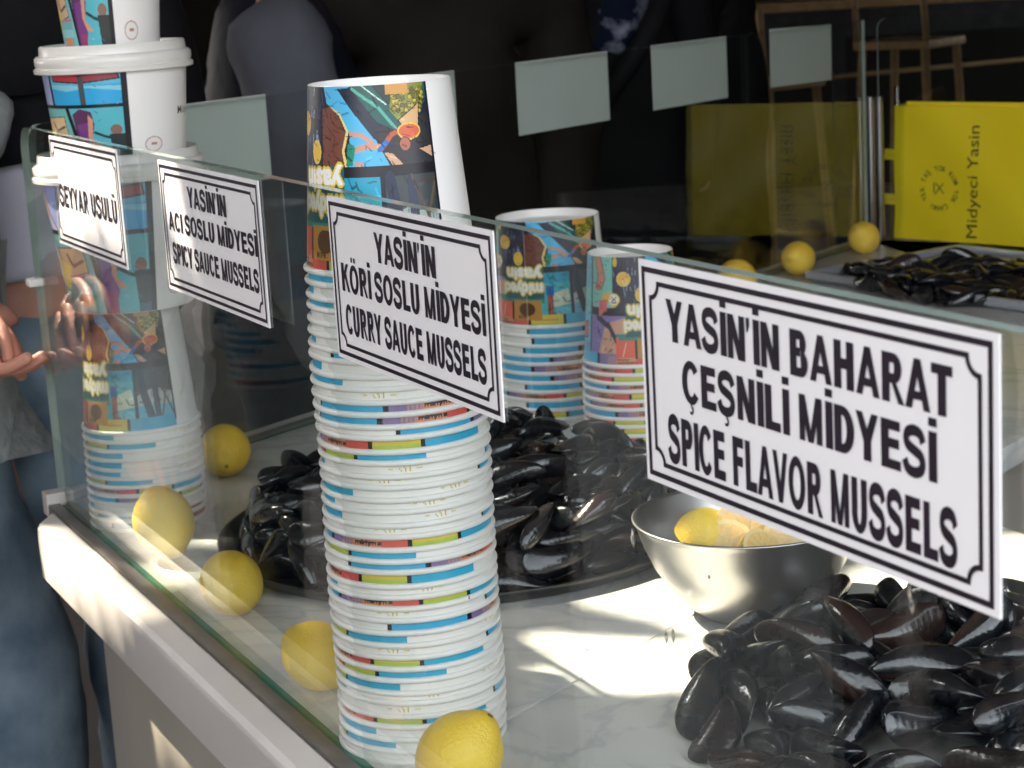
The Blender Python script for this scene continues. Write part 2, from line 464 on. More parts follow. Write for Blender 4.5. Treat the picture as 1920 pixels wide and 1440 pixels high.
# ------------------------------------------------------------------ a small painter for printed paper (per-face colours)
class Canvas:
    def __init__(self, nu=720, nv=210, base=(0.82, 0.80, 0.765)):
        self.nu, self.nv = nu, nv
        self.a = np.zeros((nv, nu, 3)) + np.array(base)
        self.U, self.V = np.meshgrid((np.arange(nu) + .5) * 360 / nu, (np.arange(nv) + .5) * 100 / nv)
    def put(self, mask, col):
        self.a[mask] = hexc(col) if isinstance(col, str) else col
    def rect(self, u0, v0, u1, v1, col):
        self.put((self.U >= u0) & (self.U < u1) & (self.V >= v0) & (self.V < v1), col)
    def inside(self, pts):
        m = np.zeros(self.U.shape, bool)
        n = len(pts)
        for i in range(n):
            (x0, y0), (x1, y1) = pts[i], pts[(i + 1) % n]
            if y0 == y1: continue
            c = ((self.V >= min(y0, y1)) & (self.V < max(y0, y1)))
            m ^= c & (self.U < (x0 + (self.V - y0) * (x1 - x0) / (y1 - y0)))
        return m
    def poly(self, pts, col, edge=None, ew=1.0):
        self.put(self.inside(pts), col)
        if edge: self.line(pts + [pts[0]], ew, edge)
    def ell(self, u, v, ru, rv, col, edge=None, ew=1.0):
        d = ((self.U - u) / ru) ** 2 + ((self.V - v) / rv) ** 2
        if edge: self.put(((self.U - u) / (ru + ew)) ** 2 + ((self.V - v) / (rv + ew)) ** 2 <= 1, edge)
        self.put(d <= 1, col)
    def line(self, pts, w, col):
        for (x0, y0), (x1, y1) in zip(pts[:-1], pts[1:]):
            dx, dy = x1 - x0, y1 - y0
            L2 = dx * dx + dy * dy + 1e-9
            t = np.clip(((self.U - x0) * dx + (self.V - y0) * dy) / L2, 0, 1)
            self.put((self.U - x0 - t * dx) ** 2 + (self.V - y0 - t * dy) ** 2 <= (w / 2) ** 2, col)
    def text_mask(self, s, u, v, cap, sx=1.0, turn=False, rot90=False, offset=0.0):
        vt, tr = glyphs(s, offset)
        P = vt * np.array([cap * sx, cap])
        if turn: Q = np.c_[u - P[:, 0], v + P[:, 1]]
        else: Q = np.c_[u + P[:, 0], v - P[:, 1]]
        m = np.zeros(self.U.shape, bool)
        du, dv = 360 / self.nu, 100 / self.nv
        for a, b, c in tr:
            A, B, Cc = Q[a], Q[b], Q[c]
            lo = np.minimum(np.minimum(A, B), Cc); hi = np.maximum(np.maximum(A, B), Cc)
            i0, i1 = max(0, int(lo[0] / du) - 1), min(self.nu, int(hi[0] / du) + 2)
            vr = self.V[:, 0]
            j0, j1 = max(0, int(np.searchsorted(vr, lo[1])) - 1), min(self.nv, int(np.searchsorted(vr, hi[1])) + 1)
            if i0 >= i1 or j0 >= j1: continue
            x, y = self.U[j0:j1, i0:i1], self.V[j0:j1, i0:i1]
            e = lambda p, q: (q[0] - p[0]) * (y - p[1]) - (q[1] - p[1]) * (x - p[0])
            e1, e2, e3 = e(A, B), e(B, Cc), e(Cc, A)
            m[j0:j1, i0:i1] |= ((e1 >= 0) & (e2 >= 0) & (e3 >= 0)) | ((e1 <= 0) & (e2 <= 0) & (e3 <= 0))
        return m
    def text(self, s, u, v, cap, col, outline=None, ow=1, grow=0, **k):
        m = self.text_mask(s, u, v, cap, **k)
        def dil(m, n):
            for _ in range(n):
                q = m.copy()
                q[1:] |= m[:-1]; q[:-1] |= m[1:]; q[:, 1:] |= m[:, :-1]; q[:, :-1] |= m[:, 1:]
                m = q
            return m
        m = dil(m, grow)
        if outline: self.put(dil(m, ow), outline)
        self.put(m, col)

INK = '14151c'
def paint_cup():
    """comic style print seen with the cup mouth down: u in degrees from the left print edge, v 0 (base) to 100 (rim)"""
    c = Canvas()
    rnd = random.Random(4)
    c.V = np.interp(c.V, [0, 42, 92, 100], [0, 57.5, 92, 100])
    c.rect(0, 0, 212, 100, '20243a')
    # far left panels: sea and sky with a red notice, an arm, a teal wall
    c.rect(2, 0, 46, 64, '35b6d8'); c.rect(2, 40, 46, 64, '57c9c8')
    c.rect(2, 64, 46, 100, '45c0e6'); c.rect(2, 82, 46, 100, '2a9fd6')
    c.poly([(6, 74), (38, 70), (38, 80), (6, 83)], 'c8323c', INK, 1.2)
    c.rect(44, 0, 47, 100, INK)
    c.rect(47, 0, 80, 60, '7fc9bd')
    c.poly([(50, 0), (62, 0), (70, 26), (64, 40), (54, 38), (58, 24)], 'd98a74', INK, 1.0)
    c.ell(58, 38, 6, 4, 'c9705c')
    c.rect(80, 0, 138, 62, '1a1d33')
    c.rect(47, 62, 112, 65, INK)
    c.rect(47, 65, 112, 90, '8b78b8')
    c.poly([(60, 90), (70, 70), (96, 66), (112, 78), (112, 90)], 'd9a489')
    c.line([(58, 66), (76, 72), (86, 82)], 4, '232846')
    # night panel with moons and pen strokes
    for _ in range(70):
        u, v = rnd.uniform(80, 124), rnd.uniform(0, 56)
        c.line([(u, v), (u + rnd.uniform(-2, 2), v + rnd.uniform(3, 9))], 0.9, rnd.choice(['2c3564', '3a4a86', '141a30', '8fa3c9']))
    c.ell(95, 27, 8, 8, 'f2b53a', 'f7dc7a', 1.0); c.ell(97, 30, 4, 4, 'f8d060')
    c.ell(115, 47, 5, 8, 'f0c23a', 'f7dc7a', 0.8)
    c.ell(84, 6, 3, 6, 'f0c23a')
    # a brown figure with a yellow edge
    c.poly([(123, 16), (132, 14), (140, 22), (146, 34), (143, 50), (146, 57), (123, 57)], '7b4a3d')
    c.line([(133, 14), (141, 20), (147, 32), (143, 46), (145, 57)], 2.2, 'f1d77c')
    c.line([(130, 30), (136, 36), (134, 46)], 0.8, '5a3028')
    # sky, dark slopes, canopy with a heap of yellow fruit
    sky_ = c.inside([(125, 0), (150, 0), (178, 58), (147, 58), (149, 34), (141, 19), (128, 12)])
    c.put(sky_, '55bce8')
    c.poly([(139, 2), (158, 0), (212, 40), (212, 58), (184, 58), (166, 36)], '23273c')
    c.poly([(170, 30), (212, 22), (212, 58), (186, 58), (172, 44)], '2f3036')
    c.poly([(150, 0), (212, 0), (212, 12), (186, 34), (170, 26)], '1d5c56')
    c.line([(152, 2), (172, 16), (186, 34)], 2.2, '58b3a0'); c.line([(160, 0), (178, 14)], 1.0, 'cfe8dd')
    c.poly([(168, 0), (196, 0), (180, 14)], '203b34', INK, 0.8)
    c.poly([(184, 0), (210, 0), (206, 10), (194, 22), (186, 26), (180, 18)], '8c8f3a')
    for _ in range(70):
        u, v = rnd.uniform(183, 208), rnd.uniform(4, 24)
        if v < 26 - abs(u - 196) * .7: c.ell(u, v, 1.5, 1.3, rnd.choice(['c9b64a', 'a89a36', '6d6a28']), '4c4a20', .4)
    c.rect(178, 0, 196, 7, 'd29a44')
    c.poly([(186, 26), (204, 14), (202, 30), (194, 36)], 'd9b07a', INK, .8)
    # arms and a small bent figure in an orange top
    c.line([(150, 34), (158, 35), (165, 40)], 3.2, 'd99a80'); c.line([(151, 46), (162, 43), (172, 44)], 4.2, 'd99a80')
    c.poly([(147, 40), (153, 44), (150, 57), (145, 57)], '1f8f72')
    c.line([(172, 46), (180, 36), (188, 32)], 3.4, 'c8583c'); c.line([(171, 46), (176, 41)], 3.6, '2a73c4')
    c.ell(194, 34, 8, 5, 'd8643c', 'f0c34e', 1.2); c.ell(190, 43, 4, 4.5, 'b86a4e', INK, .6)
    c.poly([(174, 48), (180, 49), (188, 58), (180, 58)], 'd7aa84'); c.poly([(200, 47), (212, 45), (212, 55)], 'd7aa84', INK, .8)
    c.rect(152, 54, 158, 58, 'd79a90')
    # rule between the two rows
    c.rect(112, 57.5, 212, 61.5, INK)
    # lower row: sea stall, trouser legs and a folding table
    c.rect(140, 61.5, 171, 92, '3fb9c6'); c.rect(140, 61.5, 171, 68, '22a3c2')
    c.poly([(152, 75), (168, 72), (170, 82), (152, 84)], 'd5e2c4'); c.rect(154, 84, 170, 92, '6cc6d8'); c.rect(146, 74, 152, 92, 'b25a4c')
    c.rect(145, 70, 153, 76, '1f64b8')
    c.rect(170, 61.5, 173.5, 92, INK)
    c.rect(173.5, 61.5, 212, 92, '3c4648'); c.rect(173.5, 80, 212, 92, '6cc0d6'); c.poly([(173.5, 76), (192, 72), (212, 76), (212, 82), (173.5, 82)], 'b9c6c2')
    c.line([(177, 63), (181, 76), (188, 92)], 7.5, '222a48'); c.line([(192, 64), (193, 78), (194, 92)], 6.5, '28304e')
    c.line([(193, 62), (203, 77), (212, 90)], 1.8, '5b4a3c'); c.line([(211, 64), (203, 77), (196, 92)], 1.8, '6b5846'); c.line([(199, 64), (210, 64)], 1.6, '4b3e34')
    # lettering, upside down while the mouth is down
    c.rect(84, 58, 143, 63, '2a2d3c'); c.rect(84, 76, 143, 81, '2e8f7c')
    c.rect(96, 57, 143, 78, '2a5f66')
    c.text('yasin', 141.5, 58.8, 7.6, 'f8f6f0', 'f0cf3a', 3, sx=2.05, turn=True, grow=1, offset=.02)
    c.text('midyeci', 141.5, 68.6, 7.0, 'f8f6f0', 'f0cf3a', 3, sx=1.62, turn=True, grow=1, offset=.02)
    c.ell(82, 52, 6.2, 6.2, 'f1efe4', 'f0cf3a', 1.6); c.line([(79, 49), (85, 55)], 1.0, INK); c.line([(85, 49), (79, 55)], 1.0, INK); c.line([(79, 56), (85, 56)], .9, INK)
    c.poly([(66, 46), (76, 42), (74, 54), (64, 60)], 'e9b43c'); c.poly([(60, 54), (74, 52), (72, 62), (60, 66)], 'd9705c'); c.ell(64, 58, 3, 3, 'e2578e')
    # pen hatching over the panels
    for _ in range(420):
        u, v = rnd.uniform(2, 210), rnd.uniform(2, 88)
        if 86 < u < 145 and 56 < v < 79: continue
        a, l = rnd.uniform(-.5, .5) + rnd.choice((0, 1.2)), rnd.uniform(2, 7)
        m = np.zeros(c.U.shape, bool)
        x1, y1 = u + l * math.cos(a), v + l * math.sin(a)
        t_ = np.clip(((c.U - u) * math.cos(a) + (c.V - v) * math.sin(a)) / l, 0, 1) * l
        m = (c.U - u - t_ * math.cos(a)) ** 2 + (c.V - v - t_ * math.sin(a)) ** 2 < rnd.choice((.12, .25, .5))
        c.a[m] *= rnd.choice((.3, .5, .6, 1.35))
    c.a[:, :424] = np.clip(c.a[:, :424] * .86, 0, .9)
    # band above the rim, the part that shows on a nested cup
    for u0, u1, k in ((0, 3, INK), (3, 58, '3ea9d2'), (58, 62, INK), (62, 85, '84709c'), (85, 107, 'd98b63'), (107, 125, 'd2584e'), (125, 128, INK), (128, 161, 'd6bf4a'), (161, 164, INK), (164, 212, '37a8cc')):
        c.rect(u0, 88.5, u1, 100, k)
    g = c.inside([(128, 95.2), (161, 95.2), (161, 100), (128, 100)]); c.put(g, 'a9c04c')
    g = c.inside([(73, 90), (86, 90), (86, 100), (73, 100)]); c.put(g & (np.sin(c.U * 2.1) > -.2), 'b58a8c')
    c.text('midyeci', 86, 95.9, 2.6, '2d3038', sx=2.0, offset=.03); c.rect(85, 92, 99, 92.8, '4a4a44')
    c.rect(131, 91.5, 156, 92.6, 'c2703c')
    # dough coloured hood panel beside the band
    c.rect(84, 78, 87, 92, 'e2694f')
    c.poly([(84, 80), (106, 80), (106, 91), (84, 91)], 'e0604c'); c.line([(92, 90), (96, 82)], .9, 'f1c6b4'); c.rect(106, 80, 108.5, 92, INK)
    c.rect(108.5, 79, 140, 92, 'b9863c'); c.ell(124, 85, 9, 4.4, '5a3a20'); c.text('MIDYE', 114, 91, 2.2, '2b2418', sx=1.2, offset=.03)
    c.rect(211, 0, 213, 92, INK)
    # blank side of the cup
    c.text('Midyeci Yasin', 352, 49, 8.0, '24231f', sx=1.08, turn=True, offset=.008)
    for q in range(3): c.text('AVE'[q], 282 + q * 3.6, 95.6, 2.1, 'd6b63a', offset=.03)
    c.rect(275, 93.9, 278, 94.6, 'd9cb84'); c.rect(294, 93.9, 298, 94.6, 'd9cb84')
    return c

def paint_bucket():
    """print of the large lidded buckets, mouth up: v 0 (rim) to 100 (base)"""
    c = Canvas()
    rnd = random.Random(9)
    c.rect(0, 0, 212, 100, '7fc4c6')
    c.rect(0, 0, 142, 42, 'b7b4d4'); c.poly([(80, 0), (118, 0), (128, 24), (100, 42), (84, 30)], 'd4b0a6'); c.poly([(112, 6), (140, 2), (140, 40), (120, 36)], '9aa4d2')
    c.line([(96, 0), (110, 22), (126, 40)], 1.4, '4a4656')
    c.rect(138, 0, 141.5, 42, INK)
    c.rect(141.5, 0, 209, 42, '58b4d0'); c.rect(141.5, 22, 209, 42, '2ea6dc'); c.poly([(141.5, 25), (160, 28), (180, 25), (209, 29), (209, 24), (141.5, 21)], '86c8da')
    c.poly([(145, 10), (173, 13), (173, 20), (145, 18)], 'b83444', INK, 1.2); c.poly([(174, 13), (204, 9), (206, 17), (176, 20)], '96424c', INK, 1.2)
    c.rect(172, 15, 177, 42, '4e5052'); c.ell(194, 6, 4, 3, 'd8d6cc')
    c.rect(100, 41, 211, 44.5, INK)
    c.rect(60, 44.5, 158, 100, '6fb4b4'); c.poly([(118, 54), (152, 52), (154, 70), (132, 74), (120, 66)], 'd6b48c', INK, .8); c.line([(132, 58), (138, 66), (150, 62)], 2.4, '4f463c')
    c.poly([(96, 48), (112, 54), (118, 62), (134, 66), (126, 84), (108, 78), (98, 66)], 'ecd45a'); c.ell(108, 64, 8, 12, 'f4f0e6'); c.text('M', 105, 67, 5, '4a4a48', offset=.02)
    c.rect(140, 72, 158, 74, 'd06a96'); c.ell(146, 90, 8, 5, 'd9845a'); c.rect(128, 80, 158, 86, '8fcbd2')
    c.poly([(155, 44), (159, 44), (171, 100), (166, 100)], INK)
    c.poly([(159, 44.5), (211, 44.5), (211, 100), (171, 100)], '58b6c2')
    c.poly([(162, 50), (170, 45), (180, 48), (182, 60), (178, 78), (176, 100), (168, 100), (164, 70)], '5d3158'); c.poly([(166, 60), (178, 58), (180, 84), (174, 100), (168, 96)], '7a3f86')
    c.poly([(177, 50), (181, 56), (179, 74), (188, 82), (180, 82), (175, 72)], 'd79a7c'); c.rect(170, 84, 178, 100, 'a8406c')
    c.ell(200, 66, 5, 5, '8a6656'); c.poly([(194, 70), (208, 70), (210, 94), (196, 94)], '2b3230'); c.line([(182, 68), (190, 72), (197, 74)], 2.6, '2b3230')
    c.rect(196, 94, 210, 100, '46586e')
    for _ in range(60):
        u, v = rnd.uniform(0, 211), rnd.uniform(0, 100)
        c.line([(u, v), (u + rnd.uniform(-3, 3), v + rnd.uniform(-2, 2))], .6, rnd.choice(['3f7d86', 'a9dbe0', '2e4a56']))
    c.poly([(207, 0), (212, 0), (212, 100), (207, 100)], INK)
    c.text('Midyeci Yasin', 262, 57, 8.0, '33302a', sx=1.0, offset=.008)
    c.ell(232, 83, 8.6, 7.6, (0.50, 0.34, 0.30)); c.ell(232, 83, 7.4, 6.5, (0.78, 0.75, 0.71)); c.rect(229.5, 81.6, 235, 84, (0.5, 0.2, 0.16))
    return c

def cup_mesh(name, canvas, rb, rr, h, nu, rows, inverted=True):
    """cup wall with its recessed base; the print is carried by per-face colours. Mouth down: rim at z 0, base at z h."""
    vs, fs, cols = [], [], []
    white = np.array((0.82, 0.80, 0.765))
    def rad(v): return rb + (rr - .0026 - rb) * v
    nv = len(rows) - 1
    for v in rows:
        vv = v if inverted else 1 - v
        for k in range(nu):
            a = 2 * PI * k / nu
            r = rad(vv)
            z = h * (1 - v)
            vs.append((r * math.cos(a), r * math.sin(a), z))
    for j in range(nv):
        cv = min(canvas.nv - 1, int((rows[j] + rows[j + 1]) / 2 * canvas.nv))
        for k in range(nu):
            k2 = (k + 1) % nu
            fs.append((j * nu + k, (j + 1) * nu + k, (j + 1) * nu + k2, j * nu + k2))
            cols.append(canvas.a[cv, min(canvas.nu - 1, int((k + .5) / nu * canvas.nu))])
    # base: skirt edge, inner skirt wall, recessed disc
    sgn = 1 if inverted else -1
    zb = h if inverted else 0.0
    n2 = 96
    o = len(vs)
    prof = [(rb, zb), (rb - .0007, zb + sgn * .0006), (rb - .0016, zb), (rb - .0036, zb - sgn * .0095), (rb * .5, zb - sgn * .0092), (0.0, zb - sgn * .0092)]
    pv, pf = lathe(prof, n2)
    vs += pv
    for f in pf:
        fs.append(tuple(o + i for i in f)); cols.append(white * .98)
    # inside of the mouth
    o = len(vs)
    zr = 0.0 if inverted else h
    prof = [(rr - .0026, zr), (rr - .0046, zr), (rb - .003, (h - .012) if inverted else .012), (0.0, (h - .012) if inverted else .012)]
    pv, pf = lathe(prof, 64)
    vs += pv
    for f in pf:
        fs.append(tuple(o + i for i in f)); cols.append(white * .95)
    me = bpy.data.meshes.new(name)
    me.from_pydata(vs, [], fs)
    at = me.attributes.new('print_colour', 'FLOAT_COLOR', 'FACE')
    cc = np.ones((len(fs), 4), np.float32)
    cc[:, :3] = np.array(cols)
    at.data.foreach_set('color', cc.ravel())
    me.polygons.foreach_set('use_smooth', [True] * len(fs))
    me.materials.append(M['paper'])
    me.update()
    me.set_sharp_from_angle(angle=R(40))
    return me

def torus_mesh(name, r, t, z, m, n=96, k=10, sz=1.0):
    vs, fs = [], []
    for i in range(n):
        a = 2 * PI * i / n
        for j in range(k):
            b = 2 * PI * j / k
            q = r + t * math.cos(b)
            vs.append((q * math.cos(a), q * math.sin(a), z + sz * t * math.sin(b)))
    for i in range(n):
        for j in range(k):
            fs.append((i * k + j, ((i + 1) % n) * k + j, ((i + 1) % n) * k + (j + 1) % k, i * k + (j + 1) % k))
    me = bpy.data.meshes.new(name)
    me.from_pydata(vs, [], fs)
    me.polygons.foreach_set('use_smooth', [True] * len(fs))
    me.materials.append(m)
    return me

# a bold grotesque alphabet for the signs: cap height 1, pieces laid a hair apart in depth
def _ring(cx, cy, rx, ry, tx, ty, a0, a1, n=18):
    out = []
    for i in range(n):
        q = []
        for (k, f) in ((i, 0), (i + 1, 0), (i + 1, 1), (i, 1)):
            a = R(a0 + (a1 - a0) * k / n)
            q.append((cx + (rx - tx * f) * math.cos(a), cy + (ry - ty * f) * math.sin(a)))
        out.append(q)
    return out
def _box(x0, y0, x1, y1): return [[(x0, y0), (x1, y0), (x1, y1), (x0, y1)]]
def _stroke(pts, w):
    P = [Vector(p) for p in pts]
    sm = []
    for i in range(len(P) - 1):
        a, b, c, d = P[max(0, i - 1)], P[i], P[i + 1], P[min(len(P) - 1, i + 2)]
        for k in range(6):
            t = k / 6
            sm.append(.5 * ((2 * b) + (c - a) * t + (2 * a - 5 * b + 4 * c - d) * t * t + (3 * b - a - 3 * c + d) * t ** 3))
    sm.append(P[-1])
    L, Rr = [], []
    for i, p in enumerate(sm):
        d = (sm[min(i + 1, len(sm) - 1)] - sm[max(0, i - 1)]).normalized()
        n = Vector((-d.y, d.x)) * w / 2
        L.append(tuple(p + n)); Rr.append(tuple(p - n))
    return [[L[i], Rr[i], Rr[i + 1], L[i + 1]] for i in range(len(sm) - 1)]
_s, _b = .315, .200
def _ced(x): return _stroke([(x, .03), (x + .02, -.06), (x + .09, -.13), (x + .04, -.22), (x - .08, -.21)], .07)
def bold_glyph(ch):
    """(advance width, [groups of convex pieces])"""
    s, b = _s, _b
    if ch == ' ': return .36, []
    if ch in "'’": return .28, [[[(.05, .68), (.10, .68), (.20, .84), (.20, 1.0), (.03, 1.0), (.03, .84)]]]
    if ch in 'Iİ':
        g = [_box(.07, 0, .07 + s, 1)]
        if ch == 'İ': g.append(_box(.07, 1.10, .07 + s, 1.27))
        return .35, g
    if ch == 'E': return .90, [_box(.08, 0, .08 + s, 1), _box(.28, 0, .86, b), _box(.28, .43, .80, .43 + b), _box(.28, 1 - b, .84, 1)]
    if ch == 'F': return .82, [_box(.08, 0, .08 + s, 1), _box(.28, .42, .74, .42 + b), _box(.28, 1 - b, .80, 1)]
    if ch == 'L': return .82, [_box(.08, 0, .08 + s, 1), _box(.28, 0, .80, b)]
    if ch == 'T': return .84, [_box(.2625, 0, .2625 + s, 1 - b), _box(.02, 1 - b, .82, 1)]
    if ch == 'H': return 1.0, [_box(.08, 0, .08 + s, 1), _box(.62, 0, .62 + s, 1), _box(.28, .42, .70, .43 + b + .01)]
    if ch == 'N': return .98, [_box(.08, 0, .08 + s - .04, 1), _box(.66, 0, .66 + s - .02, 1), [[(.26, 1), (.04 + s - .10, 1), (.70, 0), (.86, 0)]] and [[(.10, 1), (.38, 1), (.88, 0), (.60, 0)]]]
    if ch == 'M': return 1.16, [_box(.08, 0, .08 + s - .065, 1), _box(.85, 0, .85 + s - .065, 1), [[(.10, 1), (.35, 1), (.67, 0), (.47, 0)]], [[(1.08, 1), (.83, 1), (.51, 0), (.71, 0)]]]
    if ch == 'V': return .92, [[[(0, 1), (.26, 1), (.585, 0), (.335, 0)]], [[(.92, 1), (.66, 1), (.335, 0), (.585, 0)]]]
    if ch == 'A': return .98, [[[(0, 0), (.26, 0), (.615, 1), (.365, 1)]], [[(.98, 0), (.72, 0), (.365, 1), (.615, 1)]], _box(.22, .19, .76, .36)]
    if ch == 'Y': return .92, [_box(.305, 0, .305 + s, .44), [[(0, 1), (.27, 1), (.60, .42), (.32, .38)]], [[(.92, 1), (.65, 1), (.32, .42), (.60, .38)]]]
    if ch == 'K': return .98, [_box(.08, 0, .08 + s, 1), [[(.26, .28), (.26, .54), (.68, 1), (.94, 1)]], [[(.42, .60), (.57, .74), (.98, 0), (.73, 0)]]]
    if ch in 'OÖ':
        g = [_ring(.53, .5, .50, .52, .275, .19, 0, 360, 36)]
        if ch == 'Ö': g += [_box(.28, 1.10, .46, 1.27), _box(.60, 1.10, .78, 1.27)]
        return 1.06, g
    if ch in 'CÇ':
        g = [_ring(.52, .5, .48, .52, .275, .19, 38, 322, 30)]
        if ch == 'Ç': g.append(_ced(.50))
        return .97, g
    if ch in 'SŞ':
        g = [_stroke([(.80, .71), (.70, .87), (.46, .925), (.22, .86), (.155, .72), (.24, .60), (.46, .525), (.70, .44), (.78, .29), (.70, .14), (.46, .075), (.20, .13), (.095, .30)], .225)]
        if ch == 'Ş': g.append(_ced(.44))
        return .92, g
    if ch in 'UÜ':
        g = [_box(.08, .38, .08 + s, 1), _box(.61, .38, .61 + s, 1), _ring(.5025, .38, .4225, .40, s, .17, 180, 360, 18)]
        if ch == 'Ü': g += [_box(.25, 1.10, .43, 1.27), _box(.55, 1.10, .73, 1.27)]
        return .98, g
    if ch == 'D': return .98, [_box(.08, 0, .08 + s, 1), _box(.28, 0, .44, b), _box(.28, 1 - b, .44, 1), _ring(.44, .5, .49, .5, s, b, -90, 90, 18)]
    if ch in 'PR':
        g = [_box(.08, 0, .08 + s, 1), _box(.28, 1 - b, .56, 1), _box(.28, .39, .56, .39 + b), _ring(.56, .695, .32, .305, s * .95, b, -90, 90, 16)]
        if ch == 'R': g.append([[(.46, .42), (.62, .46), (.98, 0), (.74, 0)]])
        return (.98 if ch == 'R' else .90), g
    if ch == 'B': return .97, [_box(.08, 0, .08 + s, 1), _box(.28, 1 - b, .56, 1), _box(.28, .44, .58, .44 + b * .95), _box(.28, 0, .58, b), _ring(.56, .73, .28, .27, s * .92, b, -72, 90, 14), _ring(.58, .29, .33, .29, s, b, -90, 82, 14)]
    return .5, []
def bold_text(s):
    polys, x, lv = [], 0.0, 0
    for ch in s:
        w, g = bold_glyph(ch)
        for k, grp in enumerate(g):
            for p in grp: polys.append(([(q[0] + x, q[1]) for q in p], k))
        x += w + .02
    return polys, x - .02

# ------------------------------------------------------------------ the setting
EX = Vector((math.cos(R(116.74)), math.sin(R(116.74)), 0))      # along the second glass side
EN = Vector((EX.y, -EX.x, 0))                                    # into the counter, away from that side
GZ = -0.95
GH = 0.4365
bm = bmesh.new()
add_box(bm, (-60, -60, GZ - .3), (60, 60, GZ))
g = bm_obj('street', bm, M['paving'])
tag(g, kind='structure')

# display counter
dc = empty('display_counter', (0.35, 0.25, GZ))
tag(dc, 'white marble display counter with glass sides and pale painted apron', 'counter')
def P_(o):
    o.parent = dc
    o.matrix_parent_inverse = Matrix.Translation((-0.35, -0.25, -GZ))
    return o
def V2(v): return (v.x, v.y)
I_ = ((.875 - .45 * .78) / .893, .78)
j0, j1 = (.962, .0), (.962 - .78 * .5038, .78)
def sft(p, d): return (p[0] + d, p[1])
side_end = EX * 2.12
side_in = side_end + EN * .875
bm = bmesh.new()
add_prism(bm, [(0.003, 0.0), sft(j0, -.0008), sft(j1, -.0008), I_, V2(side_in), V2(side_end)], -.03, 0, bevel=.0012)
P_(bm_obj('marble_slab', bm, M['marble'], smooth=True, sharp=30))
bm = bmesh.new()
add_prism(bm, [sft(j0, .0008), (2.6, 0), (2.6, .78), sft(j1, .0008)], -.03, 0, bevel=.0012)
P_(bm_obj('marble_slab', bm, M['marble'], smooth=True, sharp=30))
# body under the slab
bm = bmesh.new()
add_prism(bm, [(.02, .03), (2.5, .03), (2.5, .74), (.56, .74), V2(side_in - EN * .06 - EX * .02), V2(side_end + EN * .03)], GZ + .03, -.031)
P_(bm_obj('base_panel', bm, M['base']))
# apron: profile swept along the front, mitred cut at its left end
bm = bmesh.new()
prof = [(-.0155, -.030), (-.0155, .0), (-.0185, .002), (-.040, .001), (-.0445, -.003), (-.0455, -.010), (-.0455, -.058), (-.042, -.062), (.012, -.062), (.012, -.032)]
def aw(p, x0): return x0
L_, R_ = [], []
for (y, z) in prof:
    xl = .018 + (-y) * 1.45
    L_.append(bm.verts.new((xl, y, z))); R_.append(bm.verts.new((2.6, y, z)))
for i in range(len(prof)):
    k = (i + 1) % len(prof)
    bm.faces.new((L_[i], R_[i], R_[k], L_[k]))
bm.faces.new(L_); bm.faces.new(R_[::-1])
P_(bm_obj('apron', bm, M['apron'], smooth=True, sharp=35))
# the same apron along the second side
bm = bmesh.new()
L_, R_ = [], []
for (y, z) in prof:
    a = EX * (.03 - y * .35) - EN * (-y)
    b = EX * 2.12 - EN * (-y)
    L_.append(bm.verts.new((a.x, a.y, z))); R_.append(bm.verts.new((b.x, b.y, z)))
for i in range(len(prof)):
    k = (i + 1) % len(prof)
    bm.faces.new((L_[i], L_[k], R_[k], R_[i]))
bm.faces.new(L_[::-1]); bm.faces.new(R_)
P_(bm_obj('apron', bm, M['apron'], smooth=True, sharp=35))
# dark rail carrying the glass
bm = bmesh.new()
add_box(bm, (.004, -.0150, -.02), (2.6, -.0012, .0035), bevel=.0012)
P_(bm_obj('glass_rail', bm, M['rail'], smooth=True, sharp=35))
bm = bmesh.new()
MX = Matrix(((EX.x, -EN.x, 0, 0), (EX.y, -EN.y, 0, 0), (0, 0, 1, 0), (0, 0, 0, 1)))   # local x along the side, local y outwards
add_box(bm, (.012, .0012, -.02), (2.12, .0150, .0035), M=MX, bevel=.0012)
P_(bm_obj('glass_rail', bm, M['rail'], smooth=True, sharp=35))

def pane(name, l, h, t, Mx, rnd_l=0.03, green=True):
    """a sheet of glass with one rounded top corner; its edges are a green material of their own"""
    bm = bmesh.new()
    out = [(0, .0008)]
    for k in range(7):
        a = PI - PI / 2 * k / 6
        out.append((rnd_l + rnd_l * math.cos(a), h - rnd_l + rnd_l * math.sin(a)))
    out += [(l, h), (l, .0008)]
    A = [bm.verts.new((x, 0, z)) for x, z in out]
    B = [bm.verts.new((x, t, z)) for x, z in out]
    f = bm.faces.new(A); f.material_index = 0
    f = bm.faces.new(B[::-1]); f.material_index = 0
    n = len(out)
    for i in range(n):
        f = bm.faces.new((A[i], B[i], B[(i + 1) % n], A[(i + 1) % n]))
        f.material_index = 2 if i == n - 1 and green else 1
    bmesh.ops.transform(bm, matrix=Mx, verts=bm.verts)
    return P_(bm_obj(name, bm, [M['glass'], M['glass_edge'], M['glass_green']]))
pane('glass_pane', 2.58, GH, .0085, Matrix.Translation((.004, 0, 0)))
MS = Matrix(((EX.x, EN.x, 0, 0), (EX.y, EN.y, 0, 0), (0, 0, 1, 0), (0, 0, 0, 1)))     # local y inwards
pane('glass_pane', 2.055, GH, .0065, MS @ Matrix.Translation((.004, .004, 0)), .02)
PO = EX * 2.09
E3 = Vector((math.cos(R(75)), math.sin(R(75)), 0))
N3 = Vector((E3.y, -E3.x, 0))
M3 = Matrix(((E3.x, N3.x, 0, PO.x), (E3.y, N3.y, 0, PO.y), (0, 0, 1, 0), (0, 0, 0, 1)))
pane('glass_pane', 1.2, GH, .0065, M3 @ Matrix.Translation((.02, 0, 0)), .02)
